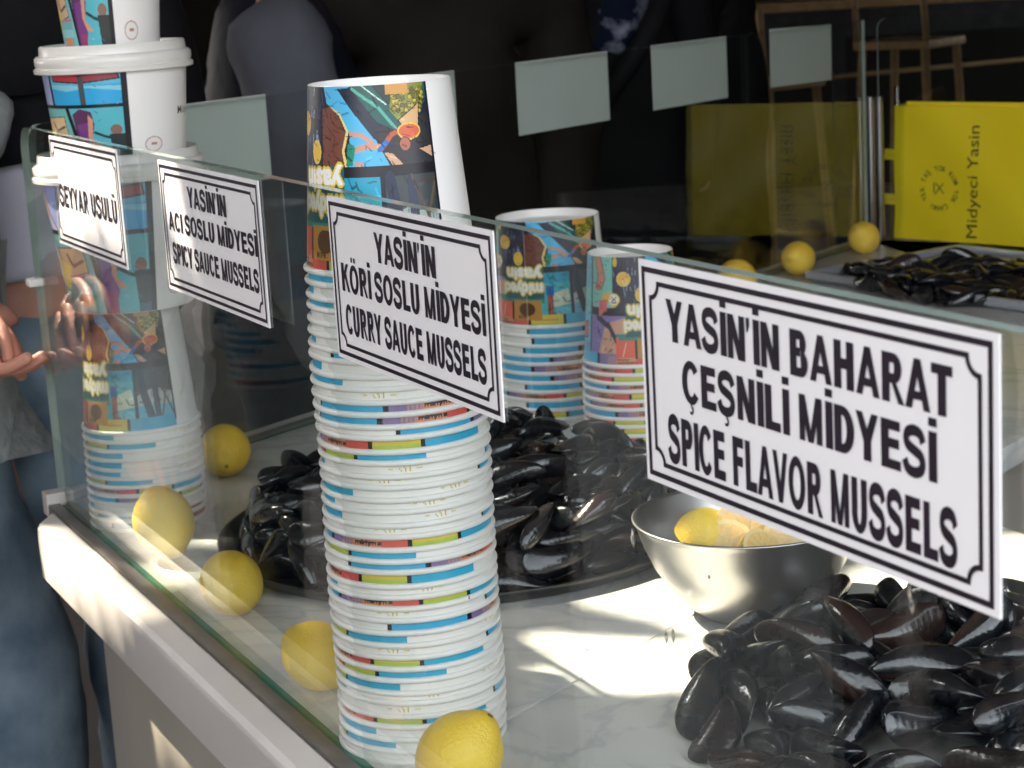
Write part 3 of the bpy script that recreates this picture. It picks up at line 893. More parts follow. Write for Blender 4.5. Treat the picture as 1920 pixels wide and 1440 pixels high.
# strip of foot glass and the strip the bag stands on
bm = bmesh.new()
add_box(bm, (0, .0, -.03), (1.2, .5, .0), M=M3)
P_(bm_obj('marble_slab', bm, M['marble']))
# metal corner post: three round bars side by side
bm = bmesh.new()
for dx, r in ((-.017, .011), (.003, .010), (.021, .008)):
    q = PO + _r * dx
    bmesh.ops.create_cone(bm, cap_ends=True, segments=20, radius1=r, radius2=r, depth=.285, matrix=Matrix.Translation((q.x, q.y, .1435)))
P_(bm_obj('corner_post', bm, M['chrome'], smooth=True, sharp=40))
bm = bmesh.new()
q = PO + _r * .045 + Vector((-.02, .03, 0))
bmesh.ops.create_cone(bm, cap_ends=True, segments=20, radius1=.006, radius2=.006, depth=.30, matrix=Matrix.Translation((q.x, q.y, .151)))
P_(bm_obj('corner_post', bm, M['chrome'], smooth=True, sharp=40))
# clips at the left corner
bm = bmesh.new()
add_box(bm, (-.011, -.008, .256), (.010, .010, .265), bevel=.002)
P_(bm_obj('glass_clip', bm, M['rim']))
bm = bmesh.new()
add_box(bm, (-.012, -.016, -.012), (.012, .006, .016), bevel=.002)
P_(bm_obj('glass_clip', bm, M['apron']))

# ------------------------------------------------------------------ signs
def strip(bm, pts, w, y):
    """closed border line of width w along pts (x, z) at depth y"""
    n = len(pts)
    inn, out = [], []
    for i in range(n):
        p0, p, p1 = Vector(pts[i - 1]), Vector(pts[i]), Vector(pts[(i + 1) % n])
        d0, d1 = (p - p0).normalized(), (p1 - p).normalized()
        n0, n1 = Vector((-d0.y, d0.x)), Vector((-d1.y, d1.x))
        mt = (n0 + n1)
        mt = mt / max(.35, mt.dot(n0)) if mt.length > 1e-6 else n0
        out.append(bm.verts.new((p.x + mt.x * w / 2, y, p.y + mt.y * w / 2)))
        inn.append(bm.verts.new((p.x - mt.x * w / 2, y, p.y - mt.y * w / 2)))
    for i in range(n):
        bm.faces.new((out[i], out[(i + 1) % n], inn[(i + 1) % n], inn[i]))

def front_sign(x0, w, h, zt, lines, label):
    root = empty('sign', (x0, -.0012, zt))
    tag(root, label, 'sign', 'notice signs on the front glass')
    bm = bmesh.new()
    add_box(bm, (0, -.0004, -h), (w, .0006, 0))
    card = bm_obj('sign_card', bm, M['sign'], root)
    bm = bmesh.new()
    e = .0046
    strip(bm, [(e, -e), (w - e, -e), (w - e, -h + e), (e, -h + e)], .0027, -.0008)
    e, r = .0108, .0075
    pts = []
    for cx, cz, a0 in ((e, -e, 270), (w - e, -e, 180), (w - e, -h + e, 90), (e, -h + e, 0)):
        arc = [(cx + r * math.cos(R(a0 + 90 - 90 * k / 8)), cz + r * math.sin(R(a0 + 90 - 90 * k / 8))) for k in range(9)]
        if (cx, cz) == (e, -e): arc = [(cx + r * math.cos(R(-90 + 90 * k / 8)), cz + r * math.sin(R(-90 + 90 * k / 8))) for k in range(9)]
        elif cz == -e: arc = [(cx + r * math.cos(R(180 + 90 * k / 8)), cz + r * math.sin(R(180 + 90 * k / 8))) for k in range(9)]
        elif cx != e: arc = [(cx + r * math.cos(R(90 + 90 * k / 8)), cz + r * math.sin(R(90 + 90 * k / 8))) for k in range(9)]
        else: arc = [(cx + r * math.cos(R(0 + 90 * k / 8)), cz + r * math.sin(R(0 + 90 * k / 8))) for k in range(9)]
        pts += arc
    strip(bm, pts, .0024, -.0008)
    bm_obj('printed_border', bm, M['ink'], card)
    vs, fs = [], []
    for (s, xa, xb, za, zb) in lines:
        polys, wd = bold_text(s)
        sx = (xb - xa) / wd / 1000
        cap = (zb - za) / 1000
        for pl, lv in polys:
            o = len(vs)
            vs += [(xa / 1000 + q[0] * sx, -.0008 - .00003 * lv, -zb / 1000 + q[1] * cap) for q in pl]
            fs.append(tuple(range(o, o + len(pl))))
    mesh_obj('lettering', vs, fs, M['ink'], card)
    return root
SX = (.14912, .54045, .94271, 1.36812)
SO = (.0030, .0041, .0040, .0021)
GH0 = .43687
front_sign(SX[0], .26, .1132, GH0 - SO[0], [('SEYYAR USULÜ', 21.5, 243, 48.8, 71.5)], 'notice sign reading SEYYAR USULÜ, partly sunlit, at the corner end of the front glass')
front_sign(SX[1], .26, .1132, GH0 - SO[1], [("YASİN'İN", 79.5, 180, 17.4, 34.8), ('ACI SOSLU MİDYESİ', 18, 247, 42.8, 59.4), ('SPICY SAUCE MUSSELS', 22, 245, 70, 88)], 'notice sign whose last line reads SPICY SAUCE MUSSELS, on the front glass')
front_sign(SX[2], .26, .1132, GH0 - SO[2], [("YASİN'İN", 81, 178, 17.6, 37.4), ('KÖRİ SOSLU MİDYESİ', 17, 244, 44.5, 64), ('CURRY SAUCE MUSSELS', 20, 242, 73, 93.6)], 'notice sign whose last line reads CURRY SAUCE MUSSELS, in front of the tall cup stack')
front_sign(SX[3], .26975, .1137, GH0 - SO[3], [("YASİN'İN BAHARAT", 25.5, 243, 17.0, 38), ('ÇEŞNİLİ MİDYESİ', 37.5, 232, 45.5, 66.5), ('SPICE FLAVOR MUSSELS', 22.5, 245, 75.5, 99.5)], 'large near notice sign whose last line reads SPICE FLAVOR MUSSELS')
def side_sign(a, b, zb, tilt, label):
    w = b - a
    o_ = EX * ((a + b) / 2) - EN * .0016
    root = empty('sign', (o_.x, o_.y, .4375))
    root.rotation_euler = (0, 0, R(116.74))
    tag(root, label, 'sign', 'blank backs of signs on the side glass')
    bm = bmesh.new()
    add_box(bm, (-w / 2, -.0004, zb - .4375), (w / 2, .0006, 0), M=Matrix.Rotation(tilt, 4, 'Y'))
    bm_obj('sign_card', bm, M['sign_back'], root)
    return root
side_sign(.155, .400, .330, 0, 'pale sign back on the side glass beside the blue grey sleeve')
side_sign(.560, .790, .332, 0, 'pale sign back on the side glass, mostly hidden by the tallest cup')
side_sign(.938, 1.183, .329, 0, 'pale sign back on the side glass with shiny streaks, over the dark coats')
side_sign(1.313, 1.554, .332, 0, 'pale green sign back on the side glass beside the thin wooden rail')
side_sign(1.709, 1.944, .334, .02, 'farthest pale sign back on the side glass, nearest the yellow bag')

# ------------------------------------------------------------------ cups
CUP_A = paint_cup()
CUP_B = paint_bucket()
full_rows = [k / 210 for k in range(211)]
low_rows = [0, .3, .6, .8, .87] + [.88 + .01 * k for k in range(13)]
RB, RR, CH = .0520, .0655, .134
top_me = cup_mesh('paper_cup', CUP_A, RB, RR, CH, 720, full_rows)
low_me = cup_mesh('paper_cup', CUP_A, RB, RR, CH, 360, low_rows)
rim_me = torus_mesh('rim', RR - .0023, .0024, .0019, M['rim'])
RB2, RR2, CH2 = .0675, .0770, .137
top2_me = cup_mesh('paper_cup', CUP_A, RB2, RR2, CH2, 720, full_rows)
low2_me = cup_mesh('paper_cup', CUP_A, RB2, RR2, CH2, 360, low_rows)
rim2_me = torus_mesh('rim', RR2 - .0026, .0027, .0022, M['rim'])
BAND = ((1, 58), (62, 85), (85, 107), (107, 125), (128, 161), (164, 212))

def cup(me, rim, loc, phi, label, group, tilt=(0, 0)):
    o = bpy.data.objects.new('paper_cup', me)
    COL.objects.link(o)
    o.location = loc
    o.rotation_euler = (tilt[0], tilt[1], phi)
    tag(o, label, 'paper cup', group)
    r = bpy.data.objects.new('rim', rim)
    COL.objects.link(r)
    r.parent = o
    return o

ONES = 'first second third fourth fifth sixth seventh eighth ninth tenth eleventh twelfth thirteenth fourteenth fifteenth sixteenth seventeenth eighteenth nineteenth'.split()
TENS = {20: 'twentieth', 30: 'thirtieth', 40: 'fortieth'}
def ordinal(n):
    if n < 20: return ONES[n - 1]
    if n in TENS: return TENS[n]
    return {2: 'twenty', 3: 'thirty', 4: 'forty'}[n // 10] + '-' + ONES[n % 10 - 1]
def look(a):
    if a < -80: return 'all white'
    if a < -25: return 'blue at left'
    if a < 35: return 'blue then white'
    if a < 75: return 'red, yellow, blue'
    if a < 125: return 'purple to yellow'
    return 'white then blue'
def stack(cx, cy, n, step, ang_top, low, top, rim, h, seed, names, group, lean=(0, 0), us=None):
    """n cups nested mouth down; ang: where the print's right edge (212 deg) sits, measured to the right of the viewer's line"""
    rnd = random.Random(seed)
    view = math.atan2(CAM.y - cy, CAM.x - cx)
    ztop = (n - 1) * step
    for i in range(n):
        last = i == n - 1
        if last: a = ang_top
        elif us and i < len(us): a = us[i]
        else: a = rnd.choice([rnd.uniform(-75, -20), rnd.uniform(-95, 130), rnd.uniform(-40, 120), rnd.uniform(-180, 180)])
        phi = view + R(a) - R(212)
        f = i / max(1, n - 1)
        loc = (cx + lean[0] * f + .0009 * math.sin(i * .55 + seed), cy + lean[1] * f + .0007 * math.sin(i * .4 + 2 * seed), i * step + rnd.uniform(-.0009, .0009) * (i > 0))
        cup(top if last else low, rim, loc, phi, names[1] if last else '%s cup in the %s, %s' % (ordinal(i + 1), names[0], look(a)), group, (rnd.uniform(-.0022, .0022), rnd.uniform(-.0022, .0022)))
    return ztop

stack(.8795, .0695, 41, .00925, 38, low_me, top_me, rim_me, CH, 12,
      ('tall front stack', 'top cup of the tall stack, mouth down with comic print, rising above the glass'), 'cups of the tall stack at the front glass',
      us=[-78, -20, -35, 50, -88, -67, -15, 18, 51, -92, -7, 192, -90, 90, -65, 47, 163, 3, 85, -88, -52, -60, -40, -90, -75, 14, 62, 207, 137, 142, -88, -40, -62, 162, -70, -92, -85, -45, -70, 130])
ZL = stack(.1230, .0730, 12, .0098, 37, low_me, top_me, rim_me, CH, 5,
      ('corner stack', 'upside down comic cup carrying the two lidded buckets'), 'cups of the corner stack',
      us=[170, 150, -70, 120, 76, 6, -26, -24, -22, 12, -30])
stack(-.050, .682, 11, .0122, 62, low2_me, top2_me, rim2_me, CH2, 8,
      ('wide middle stack', 'top wide cup, mouth down, half seen right of the curry sign'), 'wide cups behind the mussel tray',
      us=[60, 180, 95, 180, 150, 130, 150, 180, 190, 185])
stack(.1440, .6930, 10, .0108, 107, low_me, top_me, rim_me, CH, 21,
      ('stack by the big sign', 'top cup with white base, just left of the big near sign'), 'cups of the stack left of the big sign',
      us=[90, 70, 60, 130, 92, 80, 120, 60, 84])

# lidded buckets standing mouth up on the corner stack
def bucket(x, y, z, rb, rr, h, edge, label, lid=True):
    view = math.atan2(CAM.y - y, CAM.x - x)
    me = cup_mesh('paper_bucket', CUP_B, rb, rr, h, 720, full_rows, inverted=False)
    o = bpy.data.objects.new('paper_bucket', me)
    COL.objects.link(o)
    o.location = (x, y, z)
    o.rotation_euler = (0, 0, view + R(edge - 212))
    tag(o, label, 'bucket', 'buckets on the corner stack')
    r = bpy.data.objects.new('rim', torus_mesh('rim', rr - .003, .003, h - .003, M['rim']))
    COL.objects.link(r)
    r.parent = o
    if lid:
        pr = [(rr + .0006, h - .013), (rr + .0042, h - .012), (rr + .0046, h - .008), (rr + .0018, h - .006), (rr + .0030, h - .003), (rr + .0030, h + .003), (rr + .0005, h + .0056), (rr - .0022, h + .0062),
              (rr - .0030, h + .0145), (rr - .0042, h + .0160), (rr - .0062, h + .0150), (rr - .0095, h + .0050), (0, h + .004)]
        vs, fs = lathe(pr, 96)
        l = mesh_obj('lid', vs, fs, M['lid'], o, smooth=True)
        l.data.set_sharp_from_angle(angle=R(50))
    return o
_sh = _r.copy(); _sh.z = 0
zt = ZL + CH
b1 = Vector((.1230, .0730, 0)) + _sh * .004
bucket(b1.x, b1.y, zt + .001, .0665, .0885, .152, 22, 'lower and larger lidded bucket standing on the corner cup stack, behind the glass')
b2 = Vector((.1230, .0730, 0)) + _sh * .009
bucket(b2.x, b2.y, zt + .001 + .152 + .0055, .0675, .0795, .108, 9, 'upper lidded bucket with comic print, rising above the corner of the glass')
b3 = Vector((.1230, .0730, 0)) + _sh * .010
bucket(b3.x, b3.y, zt + .001 + .152 + .0055 + .108 + .0055, .0490, .0625, .134, 4, 'narrow open cup standing upright on the upper bucket lid', lid=False)

# ------------------------------------------------------------------ lemons
def lemon_mesh(seed, r=.029, L=1.12):
    rnd = random.Random(seed)
    vs, fs = [], []
    nu, nv = 40, 28
    for i in range(nv + 1):
        t = PI * i / nv
        s = math.cos(t)
        x = s * r * L + math.copysign(max(0, abs(s) - .86) * r * (1.25 if s > 0 else .8), s)
        q = r * math.sin(t) ** .93
        for k in range(nu):
            a = 2 * PI * k / nu
            p = Vector((x, q * math.cos(a), q * math.sin(a)))
            d = 1 + .020 * noise.noise(p * 28 + Vector((seed * 3.1, 0, 0))) + .006 * noise.noise(p * 90)
            vs.append((p.x, p.y * d, p.z * d))
    for i in range(nv):
        for k in range(nu):
            k2 = (k + 1) % nu
            if i == 0:
                fs.append((0, (i + 1) * nu + k, (i + 1) * nu + k2)) if False else fs.append((i * nu + k, (i + 1) * nu + k, (i + 1) * nu + k2, i * nu + k2))
            else: fs.append((i * nu + k, (i + 1) * nu + k, (i + 1) * nu + k2, i * nu + k2))
    return vs, fs
def lemon(x, y, r, rot, label, seed, z=None, L=1.12):
    vs, fs = lemon_mesh(seed, r, L)
    o = mesh_obj('lemon', vs, fs, M['lemon'], smooth=True)
    o.rotation_euler = rot
    mz = (o.rotation_euler.to_matrix() @ Matrix.Identity(3))
    low = min((mz @ Vector(v)).z for v in vs)
    o.location = (x, y, (-low + .0002) if z is None else z)
    tag(o, label, 'lemon', 'whole lemons on the counter')
    bm = bmesh.new()
    bmesh.ops.create_icosphere(bm, subdivisions=2, radius=r * .085, matrix=Matrix.Translation((r * (L + .155), 0, 0)) @ Matrix.Diagonal((.55, 1, 1, 1)))
    bm_obj('stalk_scar', bm, M['stalk'], o, smooth=True)
    return o
def lem_at(px_, py_, r):
    """counter position of a lemon whose middle is seen at a photo pixel"""
    p = on_z(px_, py_, r)
    return p.x, p.y
for (a, b, r, rot, lab, sd) in (
    (570, 1238, .0278, (.3, .5, .62), 'lemon touching the left foot of the tall cup stack, with a brown scar', 1),
    (411, 1106, .0290, (.1, .9, 2.4), 'lemon on the front edge between the corner stack and the scarred lemon', 2),
    (302, 995, .0315, (.2, 1.35, 1.2), 'pale looking lemon right in front of the corner cup stack', 3),
    (422, 845, .0305, (.1, .28, -.30), 'lemon right of the corner cup stack, beside the mussel tray', 4),
    (837, 1432, .0300, (.4, -.9, 1.0), 'nearest lemon, in front of the foot of the tall cup stack', 5),
    (1497, 485, .0305, (.4, .35, 2.25), 'lemon on the far counter beside the far mussels, nearer of two by the corner post', 6),
    (1620, 447, .0305, (.4, .5, 2.3), 'lemon at the foot of the metal corner post below the yellow bag', 7),
    (1383, 519, .0300, (.2, .2, .4), 'lemon almost hidden behind the top edge of the big near sign', 8)):
    x, y = lem_at(a, b, r)
    y = max(y, r + .008)
    if sd == 5: y = .040; x = on_z(a, b, r).x + .0
    lemon(x, y, r, rot, lab, sd)

# ------------------------------------------------------------------ steel bowl with cut lemons
BX, BY = .788, .434
pr = [(0, 0), (.040, 0), (.047, .0022), (.058, .011), (.072, .026), (.085, .046), (.094, .066), (.0995, .083), (.1020, .0880), (.1035, .0895), (.1035, .0905), (.1020, .0912), (.0990, .0885), (.0925, .066), (.0835, .047), (.0705, .028), (.0565, .0135), (.046, .005), (.039, .003), (0, .003)]
vs, fs = lathe(pr, 96)
bo = mesh_obj('steel_bowl', vs, fs, M['steel'], smooth=True)
bo.location = (BX, BY, .0003)
tag(bo, 'brushed steel bowl holding cut lemons, under the big near sign', 'bowl')
def half_lemon(loc, rot, r, label):
    root = empty('lemon_half', loc)
    root.rotation_euler = rot
    tag(root, label, 'cut lemon', 'cut lemons in the steel bowl')
    vs, fs = [], []
    nu, nv = 40, 14
    for i in range(nv + 1):
        t = PI / 2 * i / nv
        for k in range(nu):
            a = 2 * PI * k / nu
            q = r * math.sin(t)
            vs.append((q * math.cos(a), q * math.sin(a), -r * 1.1 * math.cos(t)))
    for i in range(nv):
        for k in range(nu):
            fs.append((i * nu + k, i * nu + (k + 1) % nu, (i + 1) * nu + (k + 1) % nu, (i + 1) * nu + k))
    mesh_obj('peel', vs, fs, M['lemon'], root, smooth=True)
    v, f = lathe([(0, .0002), (r * .86, .0002), (r, 0)], 40)
    mesh_obj('pith', v, f, M['pith'], root)
    vs, fs = [], []
    for s in range(9):
        a0, a1 = 2 * PI * s / 9 + .04, 2 * PI * (s + 1) / 9 - .04
        o = len(vs)
        loop = [(r * .10 * math.cos((a0 + a1) / 2), r * .10 * math.sin((a0 + a1) / 2))]
        loop += [(r * .84 * math.cos(a0 + (a1 - a0) * k / 6), r * .84 * math.sin(a0 + (a1 - a0) * k / 6)) for k in range(7)]
        vs += [(x, y, .0011 if k else .0008) for k, (x, y) in enumerate(loop)]
        fs.append(tuple(range(o, o + len(loop))))
    mesh_obj('pulp', vs, fs, M['pulp'], root)
cutv = Vector((CAM.x - BX, CAM.y - BY, .5)).normalized()
for (ppx, ppy, z, dirn, r, lab) in (
    (1318, 1012, .074, (-.35, -.2, -.8), .027, 'half lemon lying cut side down, leftmost in the steel bowl'),
    (1402, 1006, .078, (.86, -.30, .20), .034, 'largest half lemon, cut face to the viewer, in the middle of the bowl'),
    (1492, 1012, .074, (.86, -.2, .40), .030, 'half lemon on the right of the bowl, partly behind the big sign'),
    (1434, 1034, .076, (.80, .2, .65), .022, 'small half lemon lowest at the near side of the bowl'),
    (1362, 1028, .074, (.75, -.55, .50), .026, 'half lemon tilted forward between the leftmost and the largest halves'),
    (1452, 985, .050, (.5, .3, .8), .029, 'half lemon at the back of the bowl behind the big sign'),
    (1385, 1050, .030, (.3, -.6, .7), .028, 'half lemon deep in the bowl below the others')):
    q = on_z(ppx, ppy, z)
    half_lemon(q, Vector(dirn).normalized().to_track_quat('Z', 'Y').to_euler(), r, lab)

# ------------------------------------------------------------------ trays and mussels
pr = [(0, .002), (.236, .002), (.246, .006), (.2525, .0135), (.2560, .0150), (.2575, .0140), (.2540, .0095), (.247, .0025), (.240, .0004), (0, .0004)]
vs, fs = lathe(pr, 120)
t = mesh_obj('round_tray', vs, fs, M['tray'], smooth=True)
t.location = (.403, .331, .0002)
tag(t, 'round dark metal tray under the heap of mussels behind the tall cup stack', 'tray')
ft = empty('serving_tray', (-.29, 1.735, 0), R(7))
tag(ft, 'pale rectangular tray under the far mussels in front of the yellow bag', 'tray')
bm = bmesh.new(); add_box(bm, (-.37, -.185, .0004), (.37, .185, .006), bevel=.002); bm_obj('tray_bottom', bm, M['tray_light'], ft)
bm = bmesh.new()
for lo, hi in (((-.375, -.195, .006), (.375, -.183, .020)), ((-.375, .183, .006), (.375, .195, .020)), ((-.375, -.183, .006), (-.363, .183, .020)), ((.363, -.183, .006), (.375, .183, .020))):
    add_box(bm, lo, hi, bevel=.003)
bm_obj('tray_rim', bm, M['tray_light'], ft, smooth=True, sharp=40)

def mussel_verts(seed, L=0.074, W=0.036, T=0.027, ns=22, nt=20, half=None):
    rnd = random.Random(seed)
    L *= rnd.uniform(.92, 1.06); W *= rnd.uniform(.92, 1.08); T *= rnd.uniform(.9, 1.1)
    bend = rnd.uniform(.06, .14) * (1 if seed % 2 else -1)
    vs, fs = [], []
    ts = [PI * k / (nt // 2) for k in range(nt // 2 + 1)]
    if half == -1: ts = [-q for q in ts]
    n = len(ts)
    for i in range(ns + 1):
        u = .5 - .5 * math.cos(PI * i / ns)
        x = (u - .5) * L
        w = W * .5 * 1.20 * u ** .60 * (1 - .10 * u) * math.sqrt(max(0, 1 - u ** 4.5))
        t_ = T * .5 * math.sin(PI * u ** .64) ** .85 if 0 < u < 1 else 0
        yc = bend * W * math.sin(PI * u) * 1.6 - bend * W * .6
        for a in ts:
            c, sn = math.cos(a), math.sin(a)
            y = yc + w * c
            z = t_ * math.copysign(abs(sn) ** 1.25, sn)
            if abs(sn) < .08 and .1 < u < .98: y -= math.copysign(.0005, c)
            d = noise.noise(Vector((x * 55 + seed * 7.1, y * 55, z * 55))) * .0011 * (1 if abs(sn) > .1 else .2)
            z += (d + math.sin(u * 60 + seed) * .00006) * sn
            vs.append((x, y, z))
    for i in range(ns):
        for k in range(n - 1):
            q = (i * n + k, i * n + k + 1, (i + 1) * n + k + 1, (i + 1) * n + k)
            fs.append(q if half == -1 else q[::-1])
    return vs, fs
def mussel_set(L):
    out = []
    for k in range(5):
        pair = []
        for hf in (1, -1):
            vs, fs = mussel_verts(k, L, L * .52, L * .34, 26, 28, hf)
            me = bpy.data.meshes.new('valve')
            me.from_pydata(vs, [], fs)
            me.polygons.foreach_set('use_smooth', [True] * len(fs))
            me.materials.append(M['mussel'])
            pair.append(me)
        out.append(pair)
    return out
def pile(data, L, label, group):
    ms = mussel_set(L)
    vals = [int(q) for q in data.split()]
    for i in range(0, len(vals), 8):
        x, y, z, a, b, c, d, k = vals[i:i + 8]
        o = bpy.data.objects.new('mussel', ms[k][0])
        COL.objects.link(o)
        o.location = (x / 1e4, y / 1e4, z / 1e4 + .0006)
        o.rotation_mode = 'QUATERNION'
        o.rotation_quaternion = Quaternion((a, b, c, d)).normalized()
        tag(o, label, 'mussel', group)
        v = bpy.data.objects.new('valve', ms[k][1])
        COL.objects.link(v)
        v.parent = o
pile('''4033 5607 109 82 -36 996 27 0 5275 4185 442 52 -440 -886 137 1 6082 3464 372 414 602 620 286 2 4398 5413 104 268 119 -182 -939 3 4195 2724 609 593 -545 -471 360 4
5765 4674 179 472 -65 -478 738 0 4495 1268 112 453 239 -493 -703 1 6089 3399 102 18 -686 727 38 2 6033 2339 181 317 -525 441 -655 3 3015 5110 105 535 -441 -537 480 4
2713 1707 108 187 -698 685 -93 0 5043 5347 167 262 -187 -787 526 1 2504 2290 161 89 788 -603 87 2 5332 4818 107 72 627 774 -52 3 3051 3526 618 823 -263 78 -497 4
6185 3866 115 506 -163 -121 838 0 5714 1877 114 45 875 471 -98 1 4937 4890 159 256 68 -284 922 2 3438 2303 530 793 4 -36 608 3 6269 2833 111 24 759 647 -68 4
2456 1901 115 649 -65 59 756 0 1863 3930 179 188 -532 582 -585 1 5798 3404 275 781 316 -100 -530 2 3631 3037 624 721 578 79 374 3 2256 1956 238 778 406 -473 -77 4
4341 3392 617 986 93 102 90 0 3275 5248 114 37 -928 353 111 1 2585 4314 249 11 665 624 -411 2 5841 2495 164 659 -283 -386 581 3 3436 5392 117 188 -957 214 59 4
4072 1387 340 769 136 121 612 0 2522 4712 148 94 -131 -934 320 1 4282 1454 101 209 -919 -319 98 2 4830 5297 107 49 -846 527 61 3 5307 1446 147 768 584 74 251 4
2607 5112 112 949 -76 32 303 0 3300 4984 225 89 -930 -353 -42 1 5895 3612 134 646 199 -205 -708 2 5363 3496 617 401 268 238 843 3 1961 2544 103 315 -682 -613 245 4
2794 1775 336 140 -28 -951 274 0 3156 1260 113 31 130 617 776 1 6256 3261 285 399 595 -578 -390 2 1764 2967 101 283 545 668 421 3 4330 5448 292 181 83 745 -637 4
4807 4781 437 57 -720 688 -77 0 6015 2792 177 670 525 -476 -220 1 3924 2070 577 578 -741 -334 -75 2 2215 3829 223 521 -740 311 -289 3 3339 4537 577 758 608 -96 213 4
5548 4481 167 558 409 397 602 0 3128 1524 113 582 748 -292 -130 1 5221 4841 350 482 -858 -175 36 2 4555 4046 557 988 100 87 81 3 4583 1962 466 267 -227 -931 105 4
3697 1064 111 42 41 -571 819 0 2145 2403 115 135 810 569 -35 1 5334 1846 145 45 788 585 -186 2 3692 5514 234 77 60 563 821 3 4978 1862 293 621 -586 512 92 4
5782 4159 119 89 -742 654 114 0 4528 2807 638 95 919 382 -23 1 6049 4193 205 276 -682 584 -342 2 4982 1553 166 910 -4 -164 -381 3 4364 1711 433 663 693 -254 -128 4
4369 1459 342 873 -93 290 382 0 3613 3556 643 793 -507 57 -332 1 2227 4138 109 465 -74 56 881 2 4571 5192 414 649 229 129 -714 3 5579 5019 103 263 -307 -773 489 4
1894 3579 110 47 908 408 -83 0 4719 1579 209 677 555 -121 -468 1 5858 2800 423 921 247 -143 -266 2 3830 5114 113 996 -38 30 74 3 2312 4472 137 334 799 -476 -152 4
5914 3936 327 653 -205 -223 694 0 4041 5276 304 189 39 -296 935 1 2320 2684 270 537 423 499 533 2 2130 3141 109 82 576 811 -53 3 5408 2309 335 565 565 309 516 4
3609 1433 110 3 976 -197 -89 0 3687 5258 410 136 -649 699 268 1 4456 5106 186 979 159 -11 130 2 4595 3835 551 186 57 -3 -981 3 2274 2181 352 4 286 958 -25 4
2708 4878 261 262 -948 98 153 0 4284 1115 262 385 -194 892 133 1 5811 2188 305 74 752 653 60 2 3903 1521 245 227 754 -384 -483 3 4588 2482 616 185 213 943 -174 4
1871 3418 456 222 -670 396 -588 0 2889 2028 274 351 128 -163 913 1 5199 5086 283 904 389 -150 -95 2 3374 1287 350 329 340 -520 711 0 3879 4459 697 343 139 698 613 0
4036 1894 524 61 133 -568 -810 1 5862 3446 524 40 232 124 -964 3 4741 4459 591 62 -529 809 246 4 3816 4079 587 92 204 972 -75 0 4123 3816 616 143 113 74 -981 3
4829 3591 641 210 66 -128 967 4 4089 4585 541 339 99 537 766 1 5196 4573 405 514 706 83 -480 4 3513 4789 536 727 -676 47 114 0 5706 3120 389 746 -269 608 -36 3
3056 2029 471 668 267 -346 -602 4 4109 5474 465 217 484 759 -378 0 5491 3620 508 327 -831 395 -216 2 5983 3742 561 500 254 97 -822 3 3714 1307 322 506 740 -355 -267 4
4751 1504 503 250 508 -754 -334 0 2887 1470 313 132 -211 -264 932 1 3354 5331 632 819 -527 -99 202 2 4551 4674 559 474 47 -3 -879 3 4740 1251 248 320 92 -884 327 4
3889 1269 564 161 -30 323 -932 1 6017 2961 422 287 890 -167 -312 2 5742 4645 425 417 -175 -698 556 0 5510 4610 405 768 104 176 -607 2 3180 1538 463 220 -91 639 731 4
5814 3948 547 883 111 -125 438 0 4238 4903 567 348 442 541 625 1 2744 5007 518 43 294 -841 453 3 4937 5264 399 180 136 973 35 2 4925 4315 622 312 -138 204 -918 3
3652 1470 508 138 547 -800 -202 1 5615 2884 587 260 -935 -239 -15 2 5307 4643 585 520 -293 -543 590 0 4391 1761 636 46 -64 -891 -448 1 2974 4931 654 189 -114 -845 -487 2
5165 4181 647 439 356 20 -825 1 3089 4472 643 65 815 -574 39 3 4467 4365 663 884 98 -128 440 4 5102 3777 584 791 -304 238 -476 0 5439 3920 688 16 770 -638 8 3
3324 1816 422 175 -174 690 -681 4 2744 2079 503 15 482 869 108 1 2300 2345 482 922 -286 221 -141 2 3200 5275 417 992 41 -95 74 3 6025 2842 674 72 -665 -739 -83 4
3562 1953 591 683 -402 -141 594 0 5413 3133 682 851 81 -176 488 2 5656 4100 453 103 812 544 -183 0 4959 3254 637 21 -1000 0 4 2 4910 3806 796 594 -451 -278 606 0
5065 1502 390 858 248 88 442 1 6064 3139 585 461 46 -340 818 4 4688 5090 597 240 -76 390 -886 0 2657 1791 575 412 -203 -149 876 2 4338 5185 548 371 502 -607 492 4
2853 2414 698 492 114 -45 -862 0 5787 4355 499 633 751 -133 -130 1 2977 1697 616 283 -701 639 -144 2 5114 3028 703 951 -147 -253 104 0 4185 4139 718 307 -134 349 875 1
3421 2143 736 508 41 167 -844 2 4630 3959 734 236 -888 -384 89 4 3210 4706 751 79 -589 -796 119 0 3703 5039 629 187 -308 -738 571 4 2841 4382 723 445 -717 480 -240 0
2442 2066 641 307 917 -136 213 1 2466 4651 680 441 827 123 326 1 5053 3379 834 498 -98 258 -822 2 4200 3558 660 112 109 -796 -584 3 5628 4154 679 918 96 -102 -371 1
3551 4351 651 963 109 -236 68 2 4561 3368 740 155 133 -972 -114 3 4137 1537 528 671 -739 -55 -31 0 3904 3750 806 538 -263 437 -671 1 4243 4571 773 4 -868 494 -56 2
2641 4321 574 240 -71 -966 61 4''', .072, 'wet black mussel in the tall heap on the round tray behind the cup stack', 'mussels heaped on the round tray')
